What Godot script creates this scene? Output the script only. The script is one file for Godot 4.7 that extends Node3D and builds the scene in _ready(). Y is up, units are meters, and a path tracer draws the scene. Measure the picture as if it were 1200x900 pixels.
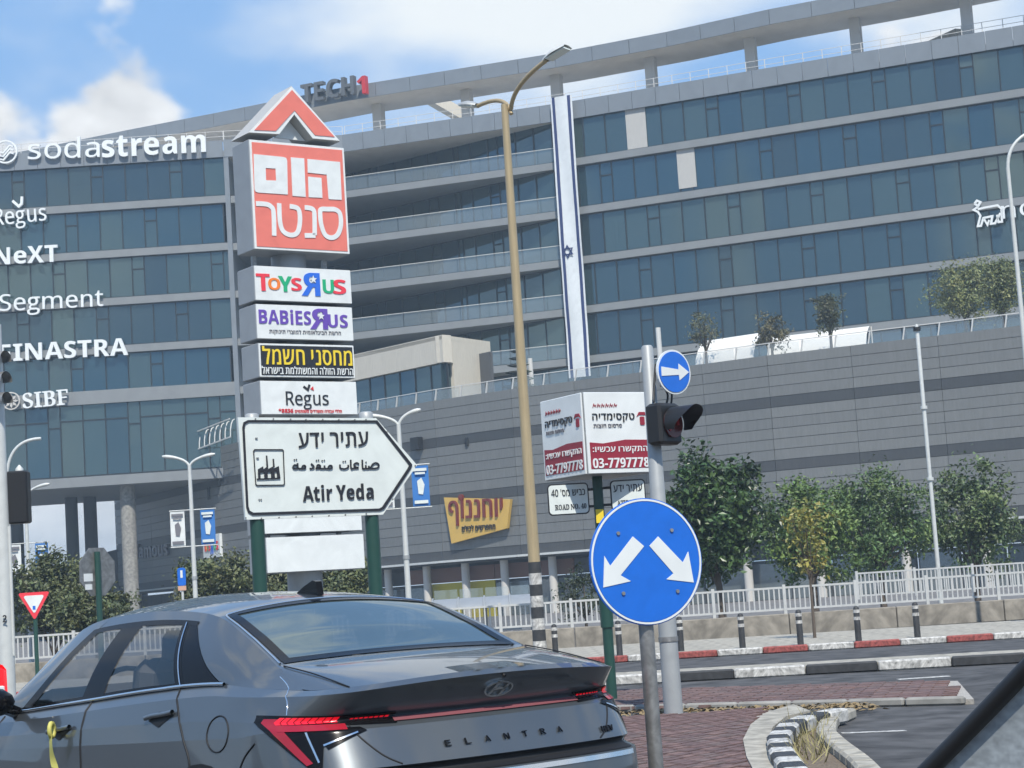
extends Node3D

const F := 2250.0            # focal length in photo pixels (photo 1200 x 900)
const UP := Vector3.UP
var eye := Vector3(0, 1.335, 0)
var cam_basis := Basis.IDENTITY
var rng := RandomNumberGenerator.new()
var M := {}                  # materials
var used := {}               # names taken at top level
var bold_font: Font
var sans_font: Font
var serif_font: Font
var heb_font: Font
var cube: BoxMesh

# ---------------------------------------------------------------- pixels to places
func ray(x: float, y: float) -> Vector3:
	return cam_basis * Vector3((x - 600.0) / F, -(y - 450.0) / F, -1.0)
func at(x: float, y: float, d: float) -> Vector3:
	var r := ray(x, y)
	return eye + r * (d / -r.z)
func gnd(x: float, y: float, h := 0.0) -> Vector3:
	var r := ray(x, y)
	return eye + r * ((h - eye.y) / r.y)
func hit(x: float, y: float, p: Vector3, n: Vector3) -> Vector3:
	var r := ray(x, y)
	return eye + r * ((p - eye).dot(n) / r.dot(n))

# ---------------------------------------------------------------- mesh helpers
func mb() -> SurfaceTool:
	var s := SurfaceTool.new()
	s.begin(Mesh.PRIMITIVE_TRIANGLES)
	s.set_smooth_group(-1)
	return s
func tri(s: SurfaceTool, a: Vector3, b: Vector3, c: Vector3):
	s.add_vertex(a); s.add_vertex(c); s.add_vertex(b)
func quad(s: SurfaceTool, a: Vector3, b: Vector3, c: Vector3, d: Vector3):
	tri(s, a, b, c); tri(s, a, c, d)
# box of size z, centred, under transform t
func box(s: SurfaceTool, t: Transform3D, z: Vector3):
	var h := z * 0.5
	var p := []
	for k in 8:
		p.append(t * Vector3(h.x if k & 1 else -h.x, h.y if k & 2 else -h.y, h.z if k & 4 else -h.z))
	quad(s, p[4], p[5], p[7], p[6]); quad(s, p[1], p[0], p[2], p[3])
	quad(s, p[5], p[1], p[3], p[7]); quad(s, p[0], p[4], p[6], p[2])
	quad(s, p[6], p[7], p[3], p[2]); quad(s, p[0], p[1], p[5], p[4])
# box with chamfered edges
func cbox(s: SurfaceTool, t: Transform3D, z: Vector3, c: float):
	var h := z * 0.5
	var rows := []
	for lv in [[-h.y, c], [-h.y + c, 0.0], [h.y - c, 0.0], [h.y, c]]:
		var i: float = lv[1]
		var r := []
		for q in [[-h.x + i, -h.z + i + c], [-h.x + i + c, -h.z + i], [h.x - i - c, -h.z + i], [h.x - i, -h.z + i + c], [h.x - i, h.z - i - c], [h.x - i - c, h.z - i], [-h.x + i + c, h.z - i], [-h.x + i, h.z - i - c]]:
			r.append(t * Vector3(q[0], lv[0], q[1]))
		rows.append(r)
	for j in 3:
		for k in 8:
			var n := (k + 1) % 8
			quad(s, rows[j][n], rows[j][k], rows[j + 1][k], rows[j + 1][n])
	for k in range(1, 7):
		tri(s, rows[3][0], rows[3][k + 1], rows[3][k])
		tri(s, rows[0][0], rows[0][k], rows[0][k + 1])
# polygon (xy, any winding) pushed d along z, centred on z
func prism(s: SurfaceTool, pts: PackedVector2Array, t: Transform3D, d: float):
	var p := pts
	if Geometry2D.is_polygon_clockwise(p):
		p = p.duplicate(); p.reverse()
	var idx := Geometry2D.triangulate_polygon(p)
	var h := d * 0.5
	for k in range(0, idx.size(), 3):
		var a := p[idx[k]]; var b := p[idx[k + 1]]; var c := p[idx[k + 2]]
		if (b - a).cross(c - a) < 0: 
			var w := b; b = c; c = w
		tri(s, t * Vector3(a.x, a.y, h), t * Vector3(b.x, b.y, h), t * Vector3(c.x, c.y, h))
		tri(s, t * Vector3(a.x, a.y, -h), t * Vector3(c.x, c.y, -h), t * Vector3(b.x, b.y, -h))
	for k in p.size():
		var a := p[k]; var b := p[(k + 1) % p.size()]
		quad(s, t * Vector3(a.x, a.y, -h), t * Vector3(b.x, b.y, -h), t * Vector3(b.x, b.y, h), t * Vector3(a.x, a.y, h))
# ring between two outlines of equal count
func ring(s: SurfaceTool, o: PackedVector2Array, i: PackedVector2Array, t: Transform3D, d: float):
	var h := d * 0.5
	var n := o.size()
	for k in n:
		var m := (k + 1) % n
		quad(s, t * Vector3(o[k].x, o[k].y, h), t * Vector3(o[m].x, o[m].y, h), t * Vector3(i[m].x, i[m].y, h), t * Vector3(i[k].x, i[k].y, h))
		quad(s, t * Vector3(o[k].x, o[k].y, -h), t * Vector3(o[m].x, o[m].y, -h), t * Vector3(o[m].x, o[m].y, h), t * Vector3(o[k].x, o[k].y, h))
		quad(s, t * Vector3(i[m].x, i[m].y, -h), t * Vector3(i[k].x, i[k].y, -h), t * Vector3(i[k].x, i[k].y, h), t * Vector3(i[m].x, i[m].y, h))
func circle(r: float, n: int, c := Vector2.ZERO, ry := -1.0) -> PackedVector2Array:
	var p := PackedVector2Array()
	for k in n:
		p.append(c + Vector2(cos(TAU * k / n) * r, sin(TAU * k / n) * (r if ry < 0 else ry)))
	return p
func rrect(w: float, h: float, r: float, n := 5) -> PackedVector2Array:
	var p := PackedVector2Array()
	for q in 4:
		var c := Vector2((w / 2 - r) * (1 if q == 0 or q == 3 else -1), (h / 2 - r) * (1 if q < 2 else -1))
		for k in n + 1:
			var a := PI / 2 * (q + float(k) / n)
			p.append(c + Vector2(cos(a), sin(a)) * r)
	return p
# a tube through points; r is one radius or one for each point
func tube(s: SurfaceTool, path: Array, r, n := 10, caps := true, squash := 1.0):
	var rings := []
	var side := Vector3.ZERO
	for k in path.size():
		var a: Vector3 = path[maxi(k - 1, 0)]
		var b: Vector3 = path[mini(k + 1, path.size() - 1)]
		var dir := (b - a).normalized()
		if k == 0:
			side = dir.cross(Vector3.UP if absf(dir.y) < 0.9 else Vector3.RIGHT).normalized()
		side = (side - dir * side.dot(dir)).normalized()
		var up := side.cross(dir)
		var rad: float = r[k] if r is Array else r
		var g := []
		for q in n:
			var an := TAU * q / n
			g.append(path[k] + side * cos(an) * rad + up * sin(an) * rad * squash)
		rings.append(g)
	s.set_smooth_group(0)
	for k in path.size() - 1:
		for q in n:
			var m := (q + 1) % n
			quad(s, rings[k][q], rings[k + 1][q], rings[k + 1][m], rings[k][m])
	s.set_smooth_group(-1)
	if caps:
		for q in range(1, n - 1):
			tri(s, rings[0][0], rings[0][q], rings[0][q + 1])
			tri(s, rings[-1][0], rings[-1][q + 1], rings[-1][q])
func bar(s: SurfaceTool, a: Vector3, b: Vector3, w: float, h: float, up := Vector3.UP):
	var d := b - a
	var x := d.normalized()
	var z := x.cross(up).normalized()
	var y := z.cross(x)
	box(s, Transform3D(Basis(x, y, z), (a + b) * 0.5), Vector3(d.length(), h, w))
# strokes (polylines in xy) as a flat ribbon with mitred joints and thickness d
func stroke(s: SurfaceTool, pts: Array, w: float, t: Transform3D, d: float, closed := false):
	var n := pts.size()
	var l := PackedVector2Array(); var r := PackedVector2Array()
	for k in n:
		var a: Vector2 = pts[(k - 1 + n) % n] if closed or k > 0 else pts[k]
		var b: Vector2 = pts[(k + 1) % n] if closed or k < n - 1 else pts[k]
		var d0: Vector2 = (pts[k] - a).normalized() if a != pts[k] else (b - pts[k]).normalized()
		var d1: Vector2 = (b - pts[k]).normalized() if b != pts[k] else d0
		var nn := Vector2(-d0.y - d1.y, d0.x + d1.x).normalized()
		var co := maxf(nn.dot(Vector2(-d0.y, d0.x)), 0.5)
		l.append(pts[k] + nn * w * 0.5 / co); r.append(pts[k] - nn * w * 0.5 / co)
	var h := d * 0.5
	for k in (n if closed else n - 1):
		var m := (k + 1) % n
		quad(s, t * Vector3(r[k].x, r[k].y, h), t * Vector3(r[m].x, r[m].y, h), t * Vector3(l[m].x, l[m].y, h), t * Vector3(l[k].x, l[k].y, h))
		quad(s, t * Vector3(l[k].x, l[k].y, -h), t * Vector3(l[m].x, l[m].y, -h), t * Vector3(r[m].x, r[m].y, -h), t * Vector3(r[k].x, r[k].y, -h))
		quad(s, t * Vector3(l[k].x, l[k].y, h), t * Vector3(l[m].x, l[m].y, h), t * Vector3(l[m].x, l[m].y, -h), t * Vector3(l[k].x, l[k].y, -h))
		quad(s, t * Vector3(r[m].x, r[m].y, h), t * Vector3(r[k].x, r[k].y, h), t * Vector3(r[k].x, r[k].y, -h), t * Vector3(r[m].x, r[m].y, -h))
	if not closed:
		quad(s, t * Vector3(r[0].x, r[0].y, -h), t * Vector3(r[0].x, r[0].y, h), t * Vector3(l[0].x, l[0].y, h), t * Vector3(l[0].x, l[0].y, -h))
		quad(s, t * Vector3(l[n - 1].x, l[n - 1].y, -h), t * Vector3(l[n - 1].x, l[n - 1].y, h), t * Vector3(r[n - 1].x, r[n - 1].y, h), t * Vector3(r[n - 1].x, r[n - 1].y, -h))
# smooth grid of points (rows x columns)
func grid(s: SurfaceTool, g: Array, smooth := true):
	s.set_smooth_group(0 if smooth else -1)
	for j in g.size() - 1:
		for i in g[j].size() - 1:
			quad(s, g[j][i], g[j][i + 1], g[j + 1][i + 1], g[j + 1][i])
	s.set_smooth_group(-1)

# ---------------------------------------------------------------- nodes
func numbered(called: String) -> String:
	var n: int = used.get(called, 0)
	used[called] = n + 1
	return called if n == 0 else "%s_%03d" % [called, n]
func tag(o: Node, label: String, category := "", group := "", kind := ""):
	if label: o.set_meta("label", label)
	if category: o.set_meta("category", category)
	if group: o.set_meta("group", group)
	if kind: o.set_meta("kind", kind)
func thing(called: String, label: String, category: String, pos := Vector3.ZERO, yaw := 0.0, group := "") -> Node3D:
	var o := Node3D.new()
	o.name = numbered(called)
	add_child(o)
	o.position = pos
	o.rotation.y = yaw
	tag(o, label, category, group)
	return o
func build(s: SurfaceTool, called: String, m: Material, parent: Node) -> MeshInstance3D:
	s.generate_normals()
	return put(s.commit(), called, m, parent)
func put(mesh: Mesh, called: String, m: Material, parent: Node, t := Transform3D.IDENTITY) -> MeshInstance3D:
	var o := MeshInstance3D.new()
	o.mesh = mesh
	o.material_override = m
	o.transform = t
	if parent == self:
		o.name = numbered(called)
		add_child(o)
	else:
		o.name = called
		parent.add_child(o, true)
	return o
func struct(s: SurfaceTool, called: String, m: Material) -> MeshInstance3D:
	var o := build(s, called, m, self)
	o.set_meta("kind", "structure")
	return o
func copy(o: Node3D, pos: Vector3, yaw := INF) -> Node3D:
	var c: Node3D = o.duplicate()
	c.name = numbered(String(o.name).rstrip("0123456789").trim_suffix("_"))
	add_child(c)
	c.position = pos
	if yaw < 1e9: c.rotation.y = yaw
	return c
# a unit cube stretched to a size: cheap pieces that share one mesh
func piece(called: String, m: Material, parent: Node, b: Basis, c: Vector3, z: Vector3) -> MeshInstance3D:
	return put(cube, called, m, parent, Transform3D(Basis(b.x * z.x, b.y * z.y, b.z * z.z), c))

# ---------------------------------------------------------------- lettering
# text stretched to w x h, its middle at the origin of t, facing +z of t
func text(called: String, words: String, t: Transform3D, w: float, h: float, d: float, m: Material, parent: Node, font: Font = null) -> MeshInstance3D:
	var tm := TextMesh.new()
	tm.text = words
	tm.font = font if font else bold_font
	tm.font_size = 48
	tm.pixel_size = 0.01
	tm.depth = 0.1
	tm.curve_step = 2.0
	var a := tm.get_aabb()
	var s := mb()
	var k := Vector3(w / a.size.x, h / a.size.y, d / 0.1)
	var c := a.get_center()
	s.append_from(tm, 0, t * Transform3D(Basis.from_scale(k), Vector3(-c.x * k.x, -c.y * k.y, 0)))
	if t.basis.determinant() < 0:      # a mirrored letter: turn its faces round again
		s.deindex()
		var arr := s.commit().surface_get_arrays(0)
		var v: PackedVector3Array = arr[Mesh.ARRAY_VERTEX]
		var idx = arr[Mesh.ARRAY_INDEX]
		s = mb()
		var cnt: int = idx.size() if idx != null and idx.size() > 0 else v.size()
		for q in range(0, cnt, 3):
			for e in [0, 2, 1]:
				s.add_vertex(v[idx[q + e]] if idx != null and idx.size() > 0 else v[q + e])
		return build(s, called, m, parent)
	return put(s.commit(), called, m, parent)
# transform of a wall at p that faces the way n: x to the right, y up, z out
func facing(p: Vector3, n: Vector3) -> Transform3D:
	var z := Vector3(n.x, 0, n.z).normalized()
	return Transform3D(Basis(UP.cross(z).normalized(), UP, z), p)

# ---------------------------------------------------------------- materials
func col(r: float, g: float, b: float) -> Color:
	return Color(r, g, b).linear_to_srgb()
var tex := {}
func noise_tex(key: String, size: int, freq: float, lo: float, hi: float, oct := 4, stretch := Vector2.ONE, seed_ := 1, power := 1.0) -> ImageTexture:
	if tex.has(key): return tex[key]
	var n := FastNoiseLite.new()
	n.noise_type = FastNoiseLite.TYPE_SIMPLEX_SMOOTH
	n.seed = seed_
	n.frequency = 1.0
	n.fractal_octaves = oct
	n.fractal_gain = 0.55
	var data := PackedByteArray()
	data.resize(size * size)
	for y in size:
		for x in size:
			# wrapped on a torus so that the tile has no seam
			var u := TAU * x / size; var v := TAU * y / size
			var q := n.get_noise_3d(cos(u) * freq * stretch.x + sin(v) * freq * 0.6 * stretch.y, sin(u) * freq * stretch.x + 7.3, cos(v) * freq * stretch.y)
			var f := clampf(q * 0.9 + 0.5, 0, 1)
			data[y * size + x] = int(255.0 * (lo + (hi - lo) * pow(f, power)))
	var im := Image.create_from_data(size, size, false, Image.FORMAT_L8, data)
	im.generate_mipmaps()
	tex[key] = ImageTexture.create_from_image(im)
	return tex[key]
func mat(c: Color, rough := 0.6, metal := 0.0, t: Texture2D = null, scale := 1.0, bump: Texture2D = null, bump_cm := 0.0) -> StandardMaterial3D:
	var m := StandardMaterial3D.new()
	m.albedo_color = c
	m.roughness = rough
	m.metallic = metal
	if t or bump:
		m.uv1_triplanar = true
		m.uv1_world_triplanar = true
		m.uv1_scale = Vector3.ONE * scale
	if t: m.albedo_texture = t
	if bump:
		m.heightmap_enabled = true
		m.heightmap_texture = bump
		m.heightmap_scale = bump_cm
	return m
func glass(c: Color, alpha: float, rough := 0.02) -> StandardMaterial3D:
	var m := StandardMaterial3D.new()
	m.albedo_color = Color(c.r, c.g, c.b, alpha)
	m.transparency = BaseMaterial3D.TRANSPARENCY_ALPHA
	m.roughness = rough
	m.metallic_specular = 1.0
	return m

# ---------------------------------------------------------------- camera, sky, sun
func _ready():
	rng.seed = 20240611
	var pitch := atan(248.0 / F)
	cam_basis = Basis(Vector3.RIGHT, pitch) * Basis(Vector3.BACK, deg_to_rad(-3.7))
	var cam := Camera3D.new()
	cam.name = "camera"
	cam.transform = Transform3D(cam_basis, eye)
	cam.fov = rad_to_deg(2.0 * atan(450.0 / F))
	cam.near = 0.05
	cam.far = 3000.0
	add_child(cam)
	cam.current = true
	var we := WorldEnvironment.new()
	we.name = "environment"
	var env := Environment.new()
	env.background_mode = Environment.BG_SKY
	env.sky = Sky.new()
	var pan := PanoramaSkyMaterial.new()
	pan.panorama = sky_image()
	pan.energy_multiplier = 1.0
	env.sky.sky_material = pan
	env.tonemap_mode = Environment.TONE_MAPPER_LINEAR
	env.tonemap_exposure = 1.06
	env.sdfgi_enabled = true
	env.ssao_enabled = true
	env.ssil_enabled = true
	env.fog_enabled = true
	env.fog_density = 0.0008
	env.fog_light_color = Color(0.72, 0.8, 0.86)
	we.environment = env
	add_child(we)
	var sun := DirectionalLight3D.new()
	sun.name = "sun"
	sun.light_color = Color(1.0, 0.975, 0.93)
	sun.light_energy = 1.6
	sun.light_angular_distance = 0.5
	sun.shadow_enabled = true
	add_child(sun)
	sun.look_at_from_position(Vector3(0.09, 0.79, 0.61) * 50.0, Vector3.ZERO)
	cube = BoxMesh.new()
	fonts()
	materials()
	ground()
	tower()
	podium()
	pylon()
	direction_sign()
	billboard()
	street()
	plants()
	car()
	other_car()
	window_frame_of_own_car()

func fonts():
	heb_font = ThemeDB.fallback_font
	var f := SystemFont.new(); f.font_names = ["Droid Sans"]; f.font_weight = 700; bold_font = f
	f = SystemFont.new(); f.font_names = ["Droid Sans"]; sans_font = f
	f = SystemFont.new(); f.font_names = ["Droid Serif"]; f.font_weight = 700; serif_font = f

# clear blue air with heaps of cumulus and a broad white veil, the same recipe all the way round
func sky_image() -> ImageTexture:
	var w := 4096; var h := 2048
	var n := FastNoiseLite.new()
	n.noise_type = FastNoiseLite.TYPE_SIMPLEX_SMOOTH
	n.seed = 11; n.frequency = 1.0; n.fractal_octaves = 6; n.fractal_gain = 0.52
	var big := FastNoiseLite.new()
	big.noise_type = FastNoiseLite.TYPE_SIMPLEX_SMOOTH
	big.seed = 5; big.frequency = 1.0; big.fractal_octaves = 2
	var d := PackedFloat32Array()
	d.resize(w * h * 3)
	var low := Color(0.30, 0.29, 0.27)
	for y in h:
		var el := PI * 0.5 - PI * (y + 0.5) / h
		if el < -0.03:
			for x in w:
				var o := (y * w + x) * 3
				d[o] = low.r; d[o + 1] = low.g; d[o + 2] = low.b
			continue
		var step := 1 if el < 0.42 else (4 if el < 1.0 else 16)
		var k := pow(clampf(el / 1.1, 0, 1), 0.36)
		var air := Vector3(0.52, 0.74, 0.93).lerp(Vector3(0.115, 0.33, 0.78), k)
		var x := 0
		while x < w:
			var az := TAU * (x + 0.5) / w
			if az > PI: az -= TAU
			var c := air
			var u := Vector3(sin(az) * 1.0, 0, cos(az) * 1.0)
			# broad veil
			var v := n.get_noise_3d(u.x * 5.0 + 3.0, el * 12.0, u.z * 5.0)
			var b := big.get_noise_3d(u.x * 2.6, el * 3.0, u.z * 2.6)
			var veil := smoothstep(-0.25, 0.55, b * 0.9 + v * 0.55 + 0.8 * exp(-pow((az - 0.03) / 0.125, 2.0) - pow((el - 0.31) / 0.05, 2.0)) - 0.5 * exp(-pow((az + 0.21) / 0.12, 2.0) - pow((el - 0.31) / 0.06, 2.0)) - 0.2)
			c = c.lerp(Vector3(0.90, 0.945, 0.96), veil * 0.94)
			# heaps: bases near el 0.2, tops uneven
			var p := n.get_noise_3d(u.x * 16.0, el * 26.0, u.z * 16.0 + 9.0)
			var hb := big.get_noise_3d(u.x * 6.0 + 20.0, 1.7, u.z * 6.0)
			hb = maxf(hb, maxf(0.66 * exp(-pow((az + 0.197) / 0.046, 2.0)), 0.54 * exp(-pow((az + 0.275) / 0.055, 2.0))))
			var top := 0.185 + 0.158 * hb
			var heap := smoothstep(-0.012, 0.012, top - el + p * 0.042) * smoothstep(0.1, 0.35, hb)
			if heap > 0.0:
				var q := n.get_noise_3d(u.x * 22.0 + 40.0, el * 40.0 + 3.0, u.z * 22.0)
				var tone := clampf(0.86 + 0.2 * q + 1.2 * p * 0.2, 0.6, 1.05)
				c = c.lerp(Vector3(0.97, 0.98, 0.98) * tone, heap * 0.92)
			for i in mini(step, w - x):
				var o := (y * w + x + i) * 3
				d[o] = c.x; d[o + 1] = c.y; d[o + 2] = c.z
			x += step
	var im := Image.create_from_data(w, h, false, Image.FORMAT_RGBF, d.to_byte_array())
	return ImageTexture.create_from_image(im)

func materials():
	var mot := noise_tex("mottle", 256, 1.2, 0.72, 1.0, 5)
	var fine := noise_tex("fine", 256, 9.0, 0.7, 1.0, 3, Vector2.ONE, 3)
	var soft := noise_tex("soft", 256, 1.0, 0.94, 1.0, 5, Vector2.ONE, 8)
	var worn := noise_tex("worn", 256, 2.6, 0.35, 1.0, 6, Vector2.ONE, 21, 0.45)
	var streak := noise_tex("streak", 256, 1.6, 0.9, 1.0, 4, Vector2(5.0, 0.5), 4)
	M.asphalt = mat(col(0.095, 0.094, 0.094), 0.92, 0, worn, 0.13, fine, 0.4)
	M.concrete = mat(col(0.36, 0.35, 0.32), 0.9, 0, mot, 0.5, fine, 0.3)
	M.pale_concrete = mat(col(0.46, 0.43, 0.36), 0.9, 0, mot, 0.8, fine, 0.3)
	M.plaza = mat(col(0.22, 0.21, 0.2), 0.9, 0, mot, 0.3)
	M.soil = mat(col(0.22, 0.17, 0.12), 0.95, 0, fine, 0.7, fine, 1.0)
	M.joint = mat(col(0.50, 0.47, 0.42), 0.95, 0, fine, 1.0)
	M.pavers = [mat(col(0.19, 0.115, 0.105), 0.88, 0, mot, 1.1), mat(col(0.165, 0.105, 0.10), 0.88, 0, mot, 1.3), mat(col(0.215, 0.135, 0.12), 0.88, 0, mot, 0.9), mat(col(0.18, 0.125, 0.115), 0.88, 0, mot, 1.0)]
	M.white_paint = mat(col(0.70, 0.69, 0.65), 0.7, 0, worn, 0.9)
	M.black_paint = mat(col(0.045, 0.047, 0.05), 0.65, 0, mot, 1.3)
	M.red_paint = mat(col(0.42, 0.10, 0.085), 0.7, 0, worn, 1.1)
	M.rail_white = mat(col(0.48, 0.49, 0.48), 0.5, 0, soft, 1.0)
	M.stone_wall = mat(col(0.33, 0.30, 0.25), 0.92, 0, mot, 0.4, fine, 0.4)
	M.slab = mat(col(0.215, 0.23, 0.238), 0.55, 0.0, soft, 0.12)
	M.fascia = mat(col(0.20, 0.225, 0.25), 0.45, 0.1, soft, 0.15)
	M.soffit = mat(col(0.56, 0.54, 0.50), 0.8, 0, soft, 0.1)
	M.frame = mat(col(0.018, 0.024, 0.03), 0.4)
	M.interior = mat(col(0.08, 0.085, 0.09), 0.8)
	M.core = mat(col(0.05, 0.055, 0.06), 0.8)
	M.blind = [mat(col(0.36, 0.41, 0.42), 0.8), mat(col(0.22, 0.27, 0.29), 0.8), mat(col(0.44, 0.49, 0.48), 0.8)]
	M.tower_glass = [glass(col(0.07, 0.13, 0.155), 0.45), glass(col(0.085, 0.145, 0.16), 0.47), glass(col(0.055, 0.125, 0.165), 0.44), glass(col(0.10, 0.16, 0.165), 0.46), glass(col(0.06, 0.11, 0.135), 0.45)]
	for g in M.tower_glass: g.metallic = 0.6
	M.rail_glass = glass(col(0.35, 0.42, 0.44), 0.16)
	M.cladding = [mat(col(0.182, 0.188, 0.184), 0.5, 0.1, streak, 0.16), mat(col(0.175, 0.181, 0.178), 0.52, 0.1, streak, 0.14), mat(col(0.189, 0.195, 0.19), 0.5, 0.1, streak, 0.2)]
	M.cladding_dark = [mat(col(0.066, 0.069, 0.072), 0.55, 0.1, streak, 0.16), mat(col(0.060, 0.064, 0.067), 0.55, 0.1, streak, 0.2)]
	M.cream = mat(col(0.62, 0.58, 0.49), 0.75, 0, streak, 0.3)
	M.letter_white = mat(col(0.72, 0.75, 0.75), 0.5)
	M.letter_side = mat(col(0.10, 0.11, 0.12), 0.6)
	M.sign_white = mat(col(0.72, 0.75, 0.74), 0.35, 0, soft, 0.6)
	M.sign_red = mat(col(0.74, 0.19, 0.145), 0.4, 0, soft, 0.5)
	M.pylon_grey = mat(col(0.30, 0.32, 0.335), 0.5, 0.2, soft, 0.5)
	M.pylon_roof = mat(col(0.50, 0.49, 0.46), 0.55, 0.1, streak, 0.6)
	M.ink = mat(col(0.014, 0.015, 0.02), 0.5)
	M.sign_pale = mat(col(0.68, 0.73, 0.70), 0.35, 0, soft, 0.8)
	M.green_post = mat(col(0.014, 0.06, 0.046), 0.45, 0, soft, 1.5)
	M.pole_grey = mat(col(0.36, 0.38, 0.385), 0.5, 0.2, soft, 1.2)
	M.pole_pale = mat(col(0.58, 0.60, 0.58), 0.5, 0.1, soft, 1.2)
	M.galvanised = mat(col(0.38, 0.375, 0.36), 0.42, 0.6, mot, 2.0)
	M.tan_pole = mat(col(0.44, 0.345, 0.20), 0.4, 0.2, streak, 0.4)
	M.sign_blue = mat(col(0.012, 0.14, 0.60), 0.3, 0, soft, 2.0)
	M.sign_back = mat(col(0.28, 0.29, 0.29), 0.5, 0.4, mot, 1.5)
	M.black_plastic = mat(col(0.012, 0.012, 0.013), 0.45)
	M.maroon = mat(col(0.26, 0.018, 0.035), 0.5)
	M.grey_text = mat(col(0.16, 0.16, 0.18), 0.5)
	M.red_text = mat(col(0.55, 0.02, 0.03), 0.5)
	M.yellow = mat(col(0.75, 0.56, 0.03), 0.5)
	M.purple = mat(col(0.12, 0.06, 0.36), 0.5)
	M.toy_red = mat(col(0.72, 0.04, 0.06), 0.5)
	M.toy_orange = mat(col(0.78, 0.19, 0.02), 0.5)
	M.toy_green = mat(col(0.01, 0.36, 0.16), 0.5)
	M.toy_blue = mat(col(0.02, 0.13, 0.60), 0.5)
	M.gold_sign = mat(col(0.62, 0.40, 0.09), 0.5, 0, soft, 0.3)
	M.brown_red = mat(col(0.16, 0.022, 0.016), 0.5)
	M.flag_cloth = mat(col(0.66, 0.70, 0.72), 0.8, 0, soft, 0.4)
	M.flag_blue = mat(col(0.015, 0.03, 0.12), 0.8)
	M.trunk = mat(col(0.14, 0.11, 0.085), 0.9, 0, fine, 3.0)
	M.shade_sail = mat(col(0.70, 0.69, 0.64), 0.7)
	M.shop_yellow = mat(col(0.48, 0.40, 0.02), 0.6)
	M.shop_brown = mat(col(0.17, 0.085, 0.06), 0.7)
	M.roof_rail = mat(col(0.55, 0.55, 0.53), 0.5)
	M.roof_unit = mat(col(0.42, 0.38, 0.30), 0.8, 0, mot, 0.3)

# ---------------------------------------------------------------- ground, roads, pavements
func sheet(pts: Array, y: float) -> SurfaceTool:
	var s := mb()
	var p := PackedVector2Array()
	for q in pts: p.append(Vector2(q.x, q.z if q is Vector3 else q.y))
	var idx := Geometry2D.triangulate_polygon(p)
	for k in range(0, idx.size(), 3):
		var a := p[idx[k]]; var b := p[idx[k + 1]]; var c := p[idx[k + 2]]
		if (b - a).cross(c - a) > 0:
			var w := b; b = c; c = w
		tri(s, Vector3(a.x, y, a.y), Vector3(b.x, y, b.y), Vector3(c.x, y, c.y))
	return s
# raised block with the outline pts (xz), top at y1
func block(s: SurfaceTool, pts: Array, y0: float, y1: float):
	var p := PackedVector2Array()
	for q in pts: p.append(Vector2(q.x, -(q.z if q is Vector3 else q.y)))
	prism(s, p, Transform3D(Basis(Vector3.RIGHT, -PI / 2), Vector3(0, (y0 + y1) / 2, 0)), y1 - y0)
func v3(a: Vector2, y := 0.0) -> Vector3:
	return Vector3(a.x, y, a.y)
# a kerb along pts (xz) made of single stones; mats alternate
func kerb(parent: Node, pts: Array, length: float, w: float, y0: float, y1: float, mats: Array, first := 0):
	var c := Curve2D.new()
	for p in pts: c.add_point(p)
	var n := int(c.get_baked_length() / length)
	for k in n:
		var a := c.sample_baked(k * length)
		var b := c.sample_baked((k + 1) * length)
		var d := (b - a).normalized()
		var s := mb()
		var m := (a + b) * 0.5
		cbox(s, Transform3D(Basis(v3(d), UP, v3(d).cross(UP)), Vector3(m.x, (y0 + y1) / 2, m.y)), Vector3((b - a).length() - 0.012, y1 - y0, w), 0.02)
		build(s, "kerb_stone", mats[(k + first) % mats.size()], parent)

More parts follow.
